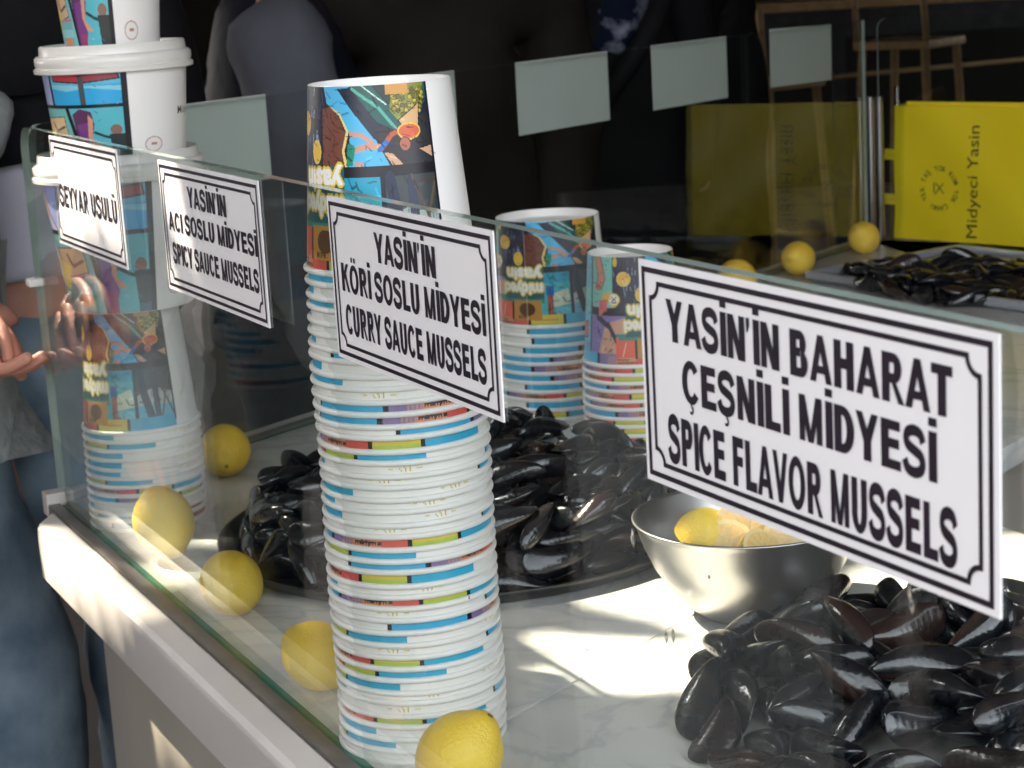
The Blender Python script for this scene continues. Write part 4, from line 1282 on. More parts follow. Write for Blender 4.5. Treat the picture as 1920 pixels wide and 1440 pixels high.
pile('''9238 4008 123 520 45 56 -851 0 11316 4084 276 203 -406 887 -86 4 10849 4374 246 832 -418 -200 306 0 10520 3819 259 940 137 77 303 2 9006 5613 132 985 17 106 133 1
11007 2276 114 26 -65 998 12 2 11490 2548 121 959 282 29 5 1 10190 4033 285 975 -221 -30 17 3 11670 3729 288 804 -18 -128 -581 1 9786 4829 195 147 -43 983 102 1
11463 3428 340 499 597 -537 -327 4 10721 3057 232 116 -787 -578 185 1 12290 3763 214 153 109 -910 -370 3 11202 3488 280 127 496 859 21 4 9628 2824 121 20 -886 455 88 0
10773 2614 114 66 238 969 -31 2 10060 3058 118 88 254 963 -14 3 10976 3952 266 406 -400 495 -656 4 10403 5165 316 149 -929 -336 -44 1 9568 3326 265 133 933 64 327 3
9546 3531 157 985 -48 -32 161 1 9921 2575 208 885 104 214 -401 2 12128 4042 280 54 -879 -473 -12 4 9209 3143 118 814 -312 160 -463 0 10297 4475 263 123 456 882 -2 2
10814 4718 296 868 40 83 489 0 11311 3812 431 260 957 117 60 1 9927 5624 386 310 -947 77 32 2 10528 4659 446 533 -401 722 -185 3 10024 2836 193 523 -812 256 -37 0
9808 5161 247 11 -15 -960 279 2 8916 4440 137 372 -138 41 917 1 9606 4236 244 497 -687 -515 122 2 10346 2406 129 897 48 140 -417 3 9530 3737 335 157 -231 816 -507 0
11253 4436 406 138 -920 -366 30 1 10745 3989 443 118 -786 -602 73 2 9658 4576 230 523 -793 -308 -53 4 9039 4819 146 686 -144 97 707 1 8801 4532 357 863 -7 -6 -504 2
10210 5315 428 114 138 621 -763 4 9909 4431 382 645 484 272 525 0 11747 2977 139 566 766 161 258 1 10327 3392 184 23 -44 -937 -345 3 10554 3445 407 175 -130 -284 -934 1
8684 5059 120 713 -26 48 699 2 9935 3276 256 725 603 -324 78 3 9891 4964 455 108 -38 -459 881 4 8596 4305 122 534 -304 -464 638 0 11099 4790 410 785 -415 -109 447 0
11018 3245 214 350 470 562 584 3 11619 4327 469 413 -546 -566 460 4 9261 3821 333 289 271 196 -897 0 11028 5049 464 266 -903 -326 88 2 9069 5049 288 200 961 -183 -51 3
9991 3699 311 262 37 -25 -964 1 9305 4456 255 795 -62 -285 -532 2 11197 2794 185 48 -114 853 507 4 8853 3687 170 504 351 498 612 1 11624 2292 166 59 -135 229 -962 4
10285 5010 586 86 -9 -992 96 1 9360 3134 369 72 315 944 -71 2 11862 3864 450 550 -213 -215 778 4 10858 5351 488 287 -867 -388 125 0 12281 3466 267 75 322 -817 -472 2
9568 4795 335 722 577 -226 308 3 10388 3076 256 523 -42 -268 808 4 9822 4024 497 131 -103 -933 319 0''', .080, 'shiny black mussel in the near heap below the big sign', 'mussels in the near heap')
pile('''-4043 15495 112 411 -40 9 911 0 -5764 17348 102 19 -749 661 45 2 -5458 16830 102 374 -509 -665 399 4 -6181 16534 150 841 -277 -167 433 1 -1801 15984 102 3 -929 367 48 2
-3465 17099 107 83 405 910 -32 3 -2542 16577 109 437 -642 -551 304 0 -3864 15010 164 379 916 65 -117 4 -5986 16219 105 966 -253 11 52 0 -4415 15457 115 456 571 454 509 1
-2252 16453 100 550 -186 -226 783 4 -4189 17788 114 29 -943 309 117 0 -5157 15293 122 986 27 44 161 1 -3059 16975 109 905 47 88 -413 2 -2281 15666 99 700 210 -173 -661 3
-2704 15979 155 613 -287 225 -700 1 -3286 15095 109 522 -846 56 -87 0 -2498 15429 116 699 -411 -353 468 2 -2442 16094 102 310 -541 639 -450 4 -4781 15086 165 565 821 -81 -20 0
-2068 15884 110 868 269 -95 -406 1 -2973 15213 111 987 -16 102 -123 3 -3671 15416 305 391 -265 -285 834 0 -3553 17477 109 70 -92 20 993 2 -4247 15108 169 969 94 228 -18 3
-3764 15151 280 258 97 -1 961 4 -3229 16595 137 358 -872 -331 37 0 -6442 16894 101 150 -671 -702 183 2 -4655 15494 100 613 253 256 703 3 -2952 15873 234 575 20 -199 -793 0
-4049 17455 172 883 281 94 -363 1 -2935 16551 115 43 -970 -221 91 3 -2774 15472 182 150 359 -920 48 0 -3449 16844 307 649 52 58 757 1 -3771 17693 185 180 802 -560 105 3
-3363 15863 250 189 -679 -708 47 0 -4218 15518 277 34 806 -591 1 2 -4294 18134 100 145 133 487 851 3 -4404 16146 300 184 975 99 -75 4 -4890 16421 233 11 699 -714 -32 0
-3992 16524 321 775 533 123 317 1 -3946 15700 307 197 595 778 40 2 -3560 16362 242 645 244 -358 -629 3 -4474 17266 254 730 -6 -46 -681 4 -5150 15543 279 3 -81 997 7 0
-3198 17384 328 197 -540 798 -179 2 -2627 16924 142 827 463 209 243 3 -4636 15259 293 75 -98 941 -314 4 -4303 16642 287 44 -732 -645 -216 0 -3785 17092 323 238 827 505 70 1
-4942 15944 314 599 -625 -462 194 2 -4102 17224 272 963 139 124 -195 3 -5067 15263 362 318 947 29 28 4 -4946 17299 316 228 -430 672 -558 0 -3292 15389 313 584 139 -172 -781 1
-6351 15843 101 226 -901 363 -71 2 -3228 16282 343 212 -271 -844 410 3 -3804 16252 326 593 -27 39 -804 1 -5907 15787 109 913 51 78 -398 2 -4562 16487 282 453 629 401 489 3
-4625 15688 291 158 -499 -779 346 4''', .072, 'mussel in the low heap on the far tray by the yellow bag', 'mussels on the far tray')

# the shells lying deeper in the three heaps, hardly seen: one mass
def buried(parts):
    vs, fs = [], []
    for data, L in parts:
        ms = [[mussel_verts(k, L, L * .52, L * .34, 14, 16, hf) for hf in (1, -1)] for k in range(5)]
        vals = [int(q) for q in data.split()]
        for i in range(0, len(vals), 8):
            x, y, z, a, b, c, d, k = vals[i:i + 8]
            Rm = Quaternion((a, b, c, d)).normalized().to_matrix()
            T = Vector((x / 1e4, y / 1e4, z / 1e4 + .0004))
            for v, f in ms[k]:
                o = len(vs)
                vs += [Rm @ Vector(p) + T for p in v]
                fs += [tuple(o + q for q in ff) for ff in f]
    o = mesh_obj('buried_mussels', vs, fs, M['mussel'], smooth=True)
    tag(o, 'black mussels lying deep inside the heaps under the others', 'mussels', kind='stuff')
buried((('''5640 3969 265 104 -509 -853 58 3 3430 1708 294 963 232 -91 100 4 3196 4778 409 93 995 -2 -20 1 4350 4966 390 105 241 903 341 2 2082 2686 256 95 -727 -510 451 3
3242 4167 553 5 -263 -961 86 4 2330 3232 312 595 484 -556 -321 2 1972 2910 321 650 -180 -79 -734 4 2169 4454 291 410 263 -50 -872 0 5568 2172 173 652 -365 -182 639 1
2976 3907 534 36 -134 -249 959 2 3769 2435 623 923 -148 -75 347 3 4959 2449 603 36 345 697 628 1 5668 2572 322 605 451 655 48 2 1982 3406 241 901 60 208 377 0
5572 1855 432 769 370 -136 503 2 3192 2311 611 675 -292 -236 635 3 3206 2791 638 143 -452 853 -220 1 3795 2763 662 906 -393 -157 -13 2 4071 3082 666 48 113 -926 -358 1
2313 4246 472 246 -192 -204 928 0 3933 4909 389 987 102 -72 -105 3 2595 4532 406 158 -183 -963 -116 4 2034 3972 389 802 -165 30 573 1 5644 2655 568 232 254 797 -496 3
5147 2019 428 843 -357 303 -264 2 2166 3131 394 173 674 661 280 4 3860 2272 711 513 -811 -193 205 0 2701 2488 417 264 -38 371 890 1 5894 2310 486 408 -8 13 -913 4
2393 3992 380 339 -218 127 906 0 2550 3221 530 71 841 -389 369 3 2724 4689 335 147 -4 -529 836 4 2502 2880 440 326 715 601 148 3 5506 2160 519 831 57 -330 443 4
5315 2379 542 289 -708 548 -340 0 5295 1735 602 695 522 231 437 2 4425 2260 657 634 744 -210 17 1 2239 3784 521 207 149 -331 908 2 3280 3566 690 214 486 454 716 0
2103 3373 575 545 587 381 462 1 3903 5202 544 773 37 -71 -629 3 2257 3586 351 634 -733 59 -240 4 4953 2680 615 178 167 964 104 1 3458 2653 740 771 -241 -249 534 3
4441 2985 739 73 -567 701 -425 4 2286 4047 590 54 -294 -738 605 2 2211 2612 502 654 689 -212 -229 3 3429 3201 638 132 207 -748 -617 1 3957 2927 805 41 91 -408 -907 3
2617 2617 594 386 823 416 5 3 3590 3845 642 215 -963 163 -4 4 2626 3475 564 126 74 -966 -212 3 3365 5060 452 118 60 832 538 1 4633 1971 664 158 -102 -928 322 2
2742 4581 536 6 -403 -895 -189 3 2825 3019 597 501 -261 -246 788 2 2226 3066 580 379 852 272 238 3 3389 2996 849 815 173 78 547 4 4397 2496 791 153 -213 793 -551 0
4915 2122 671 250 212 936 131 4 4728 2929 790 183 786 -584 -82 0 3499 3592 823 178 819 533 120 4 3034 3081 756 828 205 -189 -487 3''', .072), ('''11490 4653 244 33 -213 976 -20 1 11859 4539 281 749 -333 -158 551 2 10597 4932 296 686 -638 -339 87 3 13136 4452 132 1 100 -58 -993 1 12669 3327 123 209 -85 -14 974 3
12014 5354 188 178 -496 791 -312 4 10698 5395 230 9 29 204 -978 0 11241 5221 225 937 335 92 43 3 11686 6351 156 253 -563 -659 429 4 9807 5462 238 924 297 78 -229 0
9633 6246 119 822 66 73 -560 2 11844 5653 202 704 -42 109 701 4 12447 4569 279 60 -365 924 99 0 12351 4920 208 437 -31 69 -896 2 13119 4020 111 180 970 -134 -91 3
12154 6101 158 211 956 156 -132 4 12290 2896 121 98 210 973 -16 0 13254 4845 114 57 453 888 -45 2 11604 5570 206 61 -596 779 185 3 10333 5626 219 205 79 215 -952 0
12819 4971 126 753 -346 207 -520 2 12189 6680 124 121 147 530 827 1 10574 6757 121 87 -434 895 48 0 11493 5023 219 61 -326 845 -420 2 11186 6239 170 191 -436 593 -649 4
13066 3714 254 241 -445 836 213 0 12709 4268 205 806 204 86 549 3 10298 6870 122 97 241 -902 -344 1 9817 5813 171 146 213 -118 -959 3 12620 6105 113 186 -549 791 -198 4
9288 5919 119 353 -95 35 930 4 12602 3032 126 48 83 484 870 1 12733 3650 206 664 -370 -39 649 3 10259 6580 205 62 136 583 -798 4 12951 5553 116 35 -123 -945 302 0
13046 4211 281 843 -471 246 -89 4 12385 5332 260 677 -640 -337 136 3 11289 5659 314 53 -562 782 -264 0 10822 6234 182 613 -24 199 764 3 12536 4985 414 971 -152 79 164 2
11046 5811 246 125 -335 790 -498 4 12277 5767 199 351 127 -103 922 0 10929 6739 185 755 462 323 334 1 9887 6406 183 193 -930 278 143 2 12172 4509 411 738 202 245 596 3
11718 5258 377 420 -869 230 -125 4 9138 5294 141 15 980 -200 13 1 10555 5956 226 210 -160 72 962 2 12960 5891 206 20 -940 211 266 1 11442 6185 299 399 236 196 864 4
11015 6439 253 666 -453 -51 590 0 9941 6088 198 842 482 195 144 3 13040 4717 293 185 -783 552 -218 0 13112 5254 178 944 -285 153 -61 2 10512 5543 441 58 81 -765 -636 3
12679 3892 372 45 -62 117 -990 0 11868 4712 480 82 655 -750 46 3 12984 3456 319 457 -593 626 217 1 9330 5579 242 401 118 93 904 1 12179 6373 177 551 823 -137 18 2''', .080), ('''-3750 18070 107 93 232 933 260 1 -3910 16890 101 483 798 -328 -149 3 -4886 15865 105 150 -479 842 -200 0 -5354 15685 101 209 938 276 -1 3 -3066 15636 110 53 -8 999 -4 4
-2682 17649 109 15 990 -112 -86 0 -3015 17526 107 286 951 -105 -46 1 -5518 16081 102 27 964 260 -40 2 -4292 17511 107 50 -836 544 62 3 -3422 16132 103 147 -392 876 -238 4
-2923 17231 107 929 -334 43 -153 0 -4484 15965 115 738 111 200 635 1 -4818 17158 101 233 -961 150 -14 2 -3502 15472 101 927 -346 40 -143 4 -4601 17615 113 791 171 191 556 1
-3778 16453 110 892 22 8 -451 2 -4620 16577 107 56 -777 624 55 3 -3255 17774 109 128 45 215 -967 2 -4236 16097 107 60 677 731 -58 3 -3799 15793 103 10 118 955 -271 4
-2127 16762 105 245 -912 324 -53 0 -5141 16006 111 64 -252 898 -356 2 -3087 16089 113 889 -42 5 455 3 -4328 17043 102 542 -192 -312 757 4 -5512 17721 113 152 313 713 609 1
-5148 17970 100 376 914 130 73 3 -2768 17955 109 193 -87 33 977 2 -4476 16757 118 69 -851 511 96 4 -5820 16766 108 105 261 926 250 1 -3677 16962 111 190 500 779 328 1
-5103 16424 111 761 -85 88 637 4 -4135 16737 205 718 9 -291 632 2 -3921 16178 150 267 471 750 379 4 -4988 17699 117 3 968 208 -138 2 -5111 17404 101 49 -25 341 -939 4
-5313 17134 134 905 339 -9 -258 1 -2465 17333 114 7 993 20 -117 1 -5572 16420 102 379 -925 -24 -5 4 -5015 16807 146 288 37 -333 -897 0''', .072)))

# ------------------------------------------------------------------ yellow bag lying on its side
b0 = on_z(1675, 446, .002); b1 = on_z(1920, 463, .002)
bx = (b1 - b0); bx.z = 0; bx.normalize()
by = Vector((-bx.y, bx.x, 0))
bag = empty('paper_bag', b0, math.atan2(bx.y, bx.x))
bag.rotation_euler = (R(-3), 0, math.atan2(bx.y, bx.x))
tag(bag, 'yellow paper bag lying on its side at the far corner, black print', 'paper bag')
BW, BH, BT = .40, .262, .020
bm = bmesh.new()
gx, gz = 24, 16
def sag(u, w): return .0035 * math.sin(u * 5.1 + 1) * math.sin(w * 4.2 + .6) + .0015 * math.sin(u * 13 + w * 9)
rows = [[bm.verts.new((BW * i / gx, sag(i / gx, k / gz), BH * k / gz)) for i in range(gx + 1)] for k in range(gz + 1)]
back = [[bm.verts.new((BW * i / gx + .004, BT + sag(i / gx, k / gz), BH * k / gz + .004)) for i in range(gx + 1)] for k in range(gz + 1)]
for k in range(gz):
    for i in range(gx):
        bm.faces.new((rows[k][i], rows[k][i + 1], rows[k + 1][i + 1], rows[k + 1][i]))
        bm.faces.new((back[k][i], back[k + 1][i], back[k + 1][i + 1], back[k][i + 1]))
for k in range(gz):
    for i in (0, gx): bm.faces.new((rows[k][i], rows[k + 1][i], back[k + 1][i], back[k][i]))
for i in range(gx):
    for k in (0, gz): bm.faces.new((rows[k][i], back[k][i], back[k][i + 1], rows[k][i + 1]))
bm_obj('bag_body', bm, M['yellow'], bag, smooth=True, sharp=40)
bm = bmesh.new()
add_box(bm, (.022, .0055, .2), (.40, .0165, .2705), bevel=.001)
bm_obj('bag_back_sheet', bm, M['yellow'], bag)
for z0 in (.066, .155):
    bm = bmesh.new()
    add_box(bm, (-.030, .004, z0), (.012, .0065, z0 + .010), bevel=.0006)
    add_box(bm, (-.030, .009, z0 + .010), (.012, .0115, z0 + .021), bevel=.0006)
    bm_obj('handle', bm, M['yellow'], bag)
vs, fs = [], []
def bag_text(s, ox, oz, cap, sx, ang, off=.0):
    v, t = glyphs(s, off)
    o = len(vs)
    ca, sa = math.cos(ang), math.sin(ang)
    for p in v:
        x, z = p[0] * cap * sx, p[1] * cap
        X, Z = ox + x * ca - z * sa, oz + x * sa + z * ca
        vs.append((X, sag(X / BW, Z / BH) - .0006, Z))
    fs.extend(tuple(o + i for i in f) for f in t)
_w = glyphs('Midyeci Yasin', .0)[0][:, 0].max()
bag_text('Midyeci Yasin', .192, .010, .0245, .216 / .0245 / _w, PI / 2)
mesh_obj('printed_lettering', vs, fs, M['bagink'], bag)
vs, fs = [], []
cx_, cz_, rr_ = .104, .103, .0335
ring_s = 'TAŞ YOK KUM YOK ÇANKI YEK '
for i, chx in enumerate(ring_s):
    if chx == ' ': continue
    a = PI * .93 - 2 * PI * i / len(ring_s)
    bag_text(chx, cx_ + rr_ * math.cos(a) + .0032 * math.sin(a), cz_ + rr_ * math.sin(a) - .0032 * math.cos(a), .0105, .80, a - PI / 2, .012)
mesh_obj('printed_ring', vs, fs, M['bagink'], bag)
bm = bmesh.new()
for (xa, za, xb, zb) in ((-.010, -.012, .009, .010), (-.008, .010, .010, -.010), (-.012, -.009, -.012, .011)):
    d = Vector((xb - xa, 0, zb - za)); n = Vector((-d.z, 0, d.x)).normalized() * .0011
    q = [Vector((cx_ + xa, 0, cz_ + za)) - n, Vector((cx_ + xb, 0, cz_ + zb)) - n, Vector((cx_ + xb, 0, cz_ + zb)) + n, Vector((cx_ + xa, 0, cz_ + za)) + n]
    bm.faces.new([bm.verts.new((p.x, sag(p.x / BW, p.z / BH) - .0006, p.z)) for p in q])
bm_obj('printed_emblem', bm, M['bagink'], bag)

# ------------------------------------------------------------------ added sheet blocking the sun, gaps shaped as sun patches, dark shop behind
AZ = 1.75
def up(p): return (Vector(p) + TO_SUN * ((AZ - p[2]) / TO_SUN.z))
holes = []
def hole_z(pts, z=0.0): holes.append([tuple(up(on_z(a, b, z)).xy) for a, b in pts])
def hole_y(pts, y=0.0): holes.append([tuple(up(on_y(a, b, y)).xy) for a, b in pts])
hole_z([(372, 892), (480, 888), (474, 938), (384, 948)])
hole_z([(350, 1000), (445, 998), (440, 1026), (352, 1022)])
hole_z([(262, 1060), (350, 1042), (366, 1085), (300, 1112)])
hole_z([(1066, 1118), (1150, 1080), (1250, 1072), (1310, 1130), (1440, 1205), (1390, 1218), (1240, 1168), (1110, 1136)])
hole_z([(985, 1205), (1035, 1172), (1064, 1190), (1380, 1204), (1440, 1234), (1300, 1262), (1390, 1290), (1220, 1300), (1000, 1300), (975, 1268), (1050, 1240)])
hole_z([(1530, 1110), (1640, 1060), (1750, 1020), (1930, 1000), (1930, 1125), (1700, 1135)])
hole_y([(86, 250), (226, 280), (250, 510), (226, 440), (184, 418), (150, 458), (112, 470)])
hole_y([(290, 480), (330, 510), (345, 560), (318, 550)])
hole_y([(66, 930), (120, 955), (250, 1110), (215, 1160), (84, 1118)], -.045)
hole_y([(600, 1185), (640, 1215), (650, 1262), (612, 1215)], .05)
hole_y([(142, 790), (215, 800), (225, 960), (170, 960)], .04)
hole_y([(1395, 880), (1470, 920), (1450, 960), (1380, 930)], .40)
hole_y([(1330, 975), (1520, 985), (1510, 1030), (1330, 1020)], .42)
xs = [p[0] for h in holes for p in h]; ys = [p[1] for h in holes for p in h]
ax0, ax1, ay0, ay1 = min(xs) - .04, max(xs) + .04, min(ys) - .04, max(ys) + .04
CS = .010
nx, ny = int((ax1 - ax0) / CS) + 1, int((ay1 - ay0) / CS) + 1
ax1, ay1 = ax0 + nx * CS, ay0 + ny * CS
GXx, GYy = np.meshgrid(ax0 + (np.arange(nx) + .5) * CS, ay0 + (np.arange(ny) + .5) * CS)
open_ = np.zeros(GXx.shape, bool)
for h in holes:
    m = np.zeros(GXx.shape, bool)
    for i in range(len(h)):
        (x0, y0), (x1, y1) = h[i], h[(i + 1) % len(h)]
        if y0 == y1: continue
        c = (GYy >= min(y0, y1)) & (GYy < max(y0, y1))
        m ^= c & (GXx < x0 + (GYy - y0) * (x1 - x0) / (y1 - y0))
    open_ |= m
AX0, AX1, AY0, AY1 = -14.0, 2.2, -4.0, 13.0
vs, fs, vid = [], [], {}
def vtx(i, k):
    if (i, k) not in vid:
        vid[(i, k)] = len(vs); vs.append((ax0 + i * CS, ay0 + k * CS, AZ))
    return vid[(i, k)]
for k in range(ny):
    for i in range(nx):
        if not open_[k, i]: fs.append((vtx(i, k), vtx(i + 1, k), vtx(i + 1, k + 1), vtx(i, k + 1)))
for (x0, y0, x1, y1) in ((AX0, AY0, ax0, AY1), (ax1, AY0, AX1, AY1), (ax0, AY0, ax1, ay0), (ax0, ay1, ax1, AY1)):
    o = len(vs)
    vs += [(x0, y0, AZ), (x1, y0, AZ), (x1, y1, AZ), (x0, y1, AZ)]
    fs.append((o, o + 1, o + 2, o + 3))
aw = mesh_obj('sun_blocker', vs, fs, M['canvas'])
tag(aw, 'unseen sheet added over the counter, its holes shaped to drop sun patches', 'sun_blocker')
sm = aw.modifiers.new('thick', 'SOLIDIFY'); sm.thickness = .004

# dark shop interior far behind the customers
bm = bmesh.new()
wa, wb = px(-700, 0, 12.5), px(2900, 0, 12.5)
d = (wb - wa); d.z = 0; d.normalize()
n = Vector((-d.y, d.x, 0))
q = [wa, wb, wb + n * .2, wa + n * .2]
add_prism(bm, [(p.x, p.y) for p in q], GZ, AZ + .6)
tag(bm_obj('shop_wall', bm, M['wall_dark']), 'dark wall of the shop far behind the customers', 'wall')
bm = bmesh.new(); add_box(bm, (-3.4, 5.0, GZ), (2.9, 5.2, AZ + .6)); add_box(bm, (2.9, 1.3, GZ), (3.1, 5.2, AZ + .6))  # unseen walls added to darken the mirroring in the side glass
tag(bm_obj('shop_wall', bm, M['wall_dark']), 'dark wall added out of view to darken what the side glass mirrors', 'wall')
# pale street houses across the way (they fill the shade with light)
fx = empty('street_house', (-3, -9.5, GZ))
tag(fx, 'pale house front across the street', 'house')
bm = bmesh.new(); add_box(bm, (-9, -1, 0), (9, 0, 5.2)); bm_obj('wall', bm, M['facade'], fx)
for i in range(7):
    bm = bmesh.new(); add_box(bm, (-8 + 2.4 * i, -.05, 1.2), (-6.8 + 2.4 * i, .03, 3.2)); bm_obj('window', bm, M['window'], fx)

# pale box added out of view to mirror a veil in the front glass
cb = empty('added_box', (.10, -.79, GZ), R(117))
tag(cb, 'pale grey box added out of view, mirrored as a veil in the front glass', 'pale_box')
bm = bmesh.new(); add_box(bm, (-.16, -.15, .05), (.16, .15, 1.22), bevel=.008); bm_obj('box_body', bm, M['pale_box'], cb, smooth=True, sharp=40)
bm = bmesh.new(); add_box(bm, (-.17, -.16, 0), (.17, .16, .05)); bm_obj('plinth', bm, M['base'], cb)
bm = bmesh.new(); add_box(bm, (-.17, -.17, 1.22), (.17, .17, 1.25), bevel=.006); bm_obj('lid', bm, M['pale_box'], cb, smooth=True, sharp=40)
for s in (-1, 1):
    bm = bmesh.new(); add_box(bm, (-.145, -.153, .1) if s < 0 else (.004, -.153, .1), (-.004, -.149, 1.17) if s < 0 else (.145, -.149, 1.17), bevel=.001); bm_obj('front_panel', bm, M['pale_box'], cb)

# ------------------------------------------------------------------ bar table and stools in the dark shop
def flat(p, z): return Vector((p.x, p.y, z))
ta, tb_ = px(1303, 20, 9.0), px(2060, 2, 9.0)
tz = ta.z
d = tb_ - ta; d.z = 0; tl = d.length; d.normalize()
bt = empty('bar_table', flat(ta, GZ), math.atan2(d.y, d.x))
tag(bt, 'long dark bar table with a pale wooden edge at the top right', 'table')
H_ = tz - GZ
bm = bmesh.new(); add_box(bm, (0, 0, H_ - .032), (tl, .55, H_ + .012), bevel=.004); bm_obj('table_top', bm, M['wood'], bt)
bm = bmesh.new(); add_box(bm, (.04, .02, H_ - .16), (tl - .04, .53, H_ - .034)); bm_obj('table_apron', bm, M['iron'], bt)
for xx in (.06, tl * .36, tl - .06):
    bm = bmesh.new(); add_box(bm, (xx - .03, .05, 0), (xx + .03, .11, H_ - .16)); bm_obj('leg', bm, M['iron'], bt)
vs, fs = tube([(.05, .03, H_ - .36), (tl - .06, .03, H_ - .30)], .011, 8)
mesh_obj('foot_rail', vs, fs, M['wood'], bt, smooth=True)
def stool(pos, rz, sz, label, back=True):
    s = empty('bar_stool', pos, rz)
    tag(s, label, 'bar stool', 'stools at the bar table')
    bm = bmesh.new(); add_box(bm, (-.17, -.17, sz - .035), (.17, .17, sz), bevel=.01); bm_obj('seat', bm, M['wood'], s, smooth=True, sharp=40)
    for a in (-1, 1):
        for b in (-1, 1):
            v, f = tube([(a * .14, b * .14, sz - .035), (a * .19, b * .19, 0)], [.018, .014], 8)
            mesh_obj('leg', v, f, M['wood'], s, smooth=True)
    for a in (-1, 1):
        v, f = tube([(a * .16, -.16, .26), (a * .16, .16, .26)], .011, 6); mesh_obj('stretcher', v, f, M['wood'], s, smooth=True)
        v, f = tube([(-.16, a * .16, .33), (.16, a * .16, .33)], .011, 6); mesh_obj('stretcher', v, f, M['wood'], s, smooth=True)
    if back:
        for a in (-1, 1):
            v, f = tube([(a * .155, .155, sz - .02), (a * .15, .19, sz + .30)], .014, 8); mesh_obj('back_post', v, f, M['wood'], s, smooth=True)
        bm = bmesh.new(); add_box(bm, (-.165, .17, sz + .20), (.165, .20, sz + .30), bevel=.008); bm_obj('backrest', bm, M['wood'], s, smooth=True, sharp=40)
for (ppx, ppy, dep, rz, lab) in ((1705, 72, 8.0, R(205), 'wooden bar stool with a backrest, seen above the yellow bag'), (1440, 150, 8.2, R(190), 'wooden bar stool behind the thin rail, left of the corner post')):
    p = px(ppx, ppy, dep)
    stool(flat(p, GZ), rz, p.z - GZ, lab)

# thin pale rail and prop seen between the last two sign backs

# water drops on the front glass
wd = bpy.data.materials.new('water')
wd.use_nodes = True
_b = wd.node_tree.nodes['Principled BSDF']
_b.inputs['Transmission Weight'].default_value = 1.0
_b.inputs['Roughness'].default_value = 0.02
_b.inputs['IOR'].default_value = 1.33
for i, (a, b, r, st) in enumerate(((1188, 1008, .0024, 2.2), (1250, 1195, .0013, 2.6), (1263, 1192, .0014, 2.8), (1706, 1110, .0012, 4.0), (1711, 1138, .0017, 2.0), (1062, 935, .0016, 1.0), (1101, 1218, .0010, 1.0), (1330, 1082, .0011, 1.0), (880, 1120, .0012, 1.2), (520, 960, .0014, 1.0))):
    q = on_y(a, b)
    bm = bmesh.new()
    bmesh.ops.create_uvsphere(bm, u_segments=14, v_segments=10, radius=r, matrix=Matrix.Diagonal((.8, .45, st, 1)))
    o = bm_obj('water_drop', bm, wd, smooth=True)
    o.location = (q.x, -r * .2, q.z)
    tag(o, ('water drop on the front glass just left of the steel bowl rim', 'left one of two short water runs on the glass over the sunny marble', 'right one of two short water runs on the glass over the sunny marble', 'long thin water run on the glass under the big near sign', 'water drop ending the thin run under the big near sign', 'small water drop on the glass before the round tray', 'tiny water drop on the glass over the sunlit patch', 'tiny water drop on the glass in front of the steel bowl', 'tiny water drop on the glass in front of the tall cup stack', 'water drop on the glass in front of the left mussels')[i], 'water drop', 'water drops on the front glass')

# ------------------------------------------------------------------ people
def skin_mesh(nodes, edges, levels=2, root=0):
    """one continuous tapering surface grown over a skeleton: nodes = [(x, y, z, radius or (rx, ry))]"""
    me = bpy.data.meshes.new('grown')
    me.from_pydata([n[:3] for n in nodes], edges, [])
    o = bpy.data.objects.new('grown', me)
    COL.objects.link(o)
    mo = o.modifiers.new('skin', 'SKIN')
    mo.use_smooth_shade = True
    mo.branch_smoothing = .6
    sv = me.skin_vertices[0].data
    for i, n in enumerate(nodes):
        r = n[3]
        sv[i].radius = r if isinstance(r, tuple) else (r, r)
        sv[i].use_root = i == root
    sd = o.modifiers.new('sub', 'SUBSURF')
    sd.levels = levels
    dg = bpy.context.evaluated_depsgraph_get()
    out = bpy.data.meshes.new_from_object(o.evaluated_get(dg))
    vs = [tuple(v.co) for v in out.vertices]
    fs = [tuple(p.vertices) for p in out.polygons]
    bpy.data.objects.remove(o); bpy.data.meshes.remove(me); bpy.data.meshes.remove(out)
    return vs, fs
def wrinkle(vs, amp, sc, seed=0.0):
    out = []
    for v in vs:
        p = Vector(v)
        n = noise.noise_vector(p * sc + Vector((seed, 0, 0)))
        f = noise.noise(Vector((p.x * sc * .7, p.y * sc * .7, p.z * sc * 2.2 + seed)))
        out.append(tuple(p + n * amp + Vector((f, f * .5, 0)) * amp))
    return out
def chain(nodes, edges, pts, start=None):
    prev = start
    for p in pts:
        nodes.append(p)
        if prev is not None: edges.append((prev, len(nodes) - 1))
        prev = len(nodes) - 1
    return prev

def finger(root, d1, d2, lens, rad, nodes_out):
    p = Vector(root)
    pts = [(*p, rad)]
    dd = Vector(d1).normalized()
    for i, l in enumerate(lens):
        p = p + dd * l
        pts.append((*p, rad * (.96 - .07 * i)))
        dd = (dd + (Vector(d2) - dd) * .5).normalized()
    n, e = [], []
    chain(n, e, pts)
    nodes_out.append((n, e))

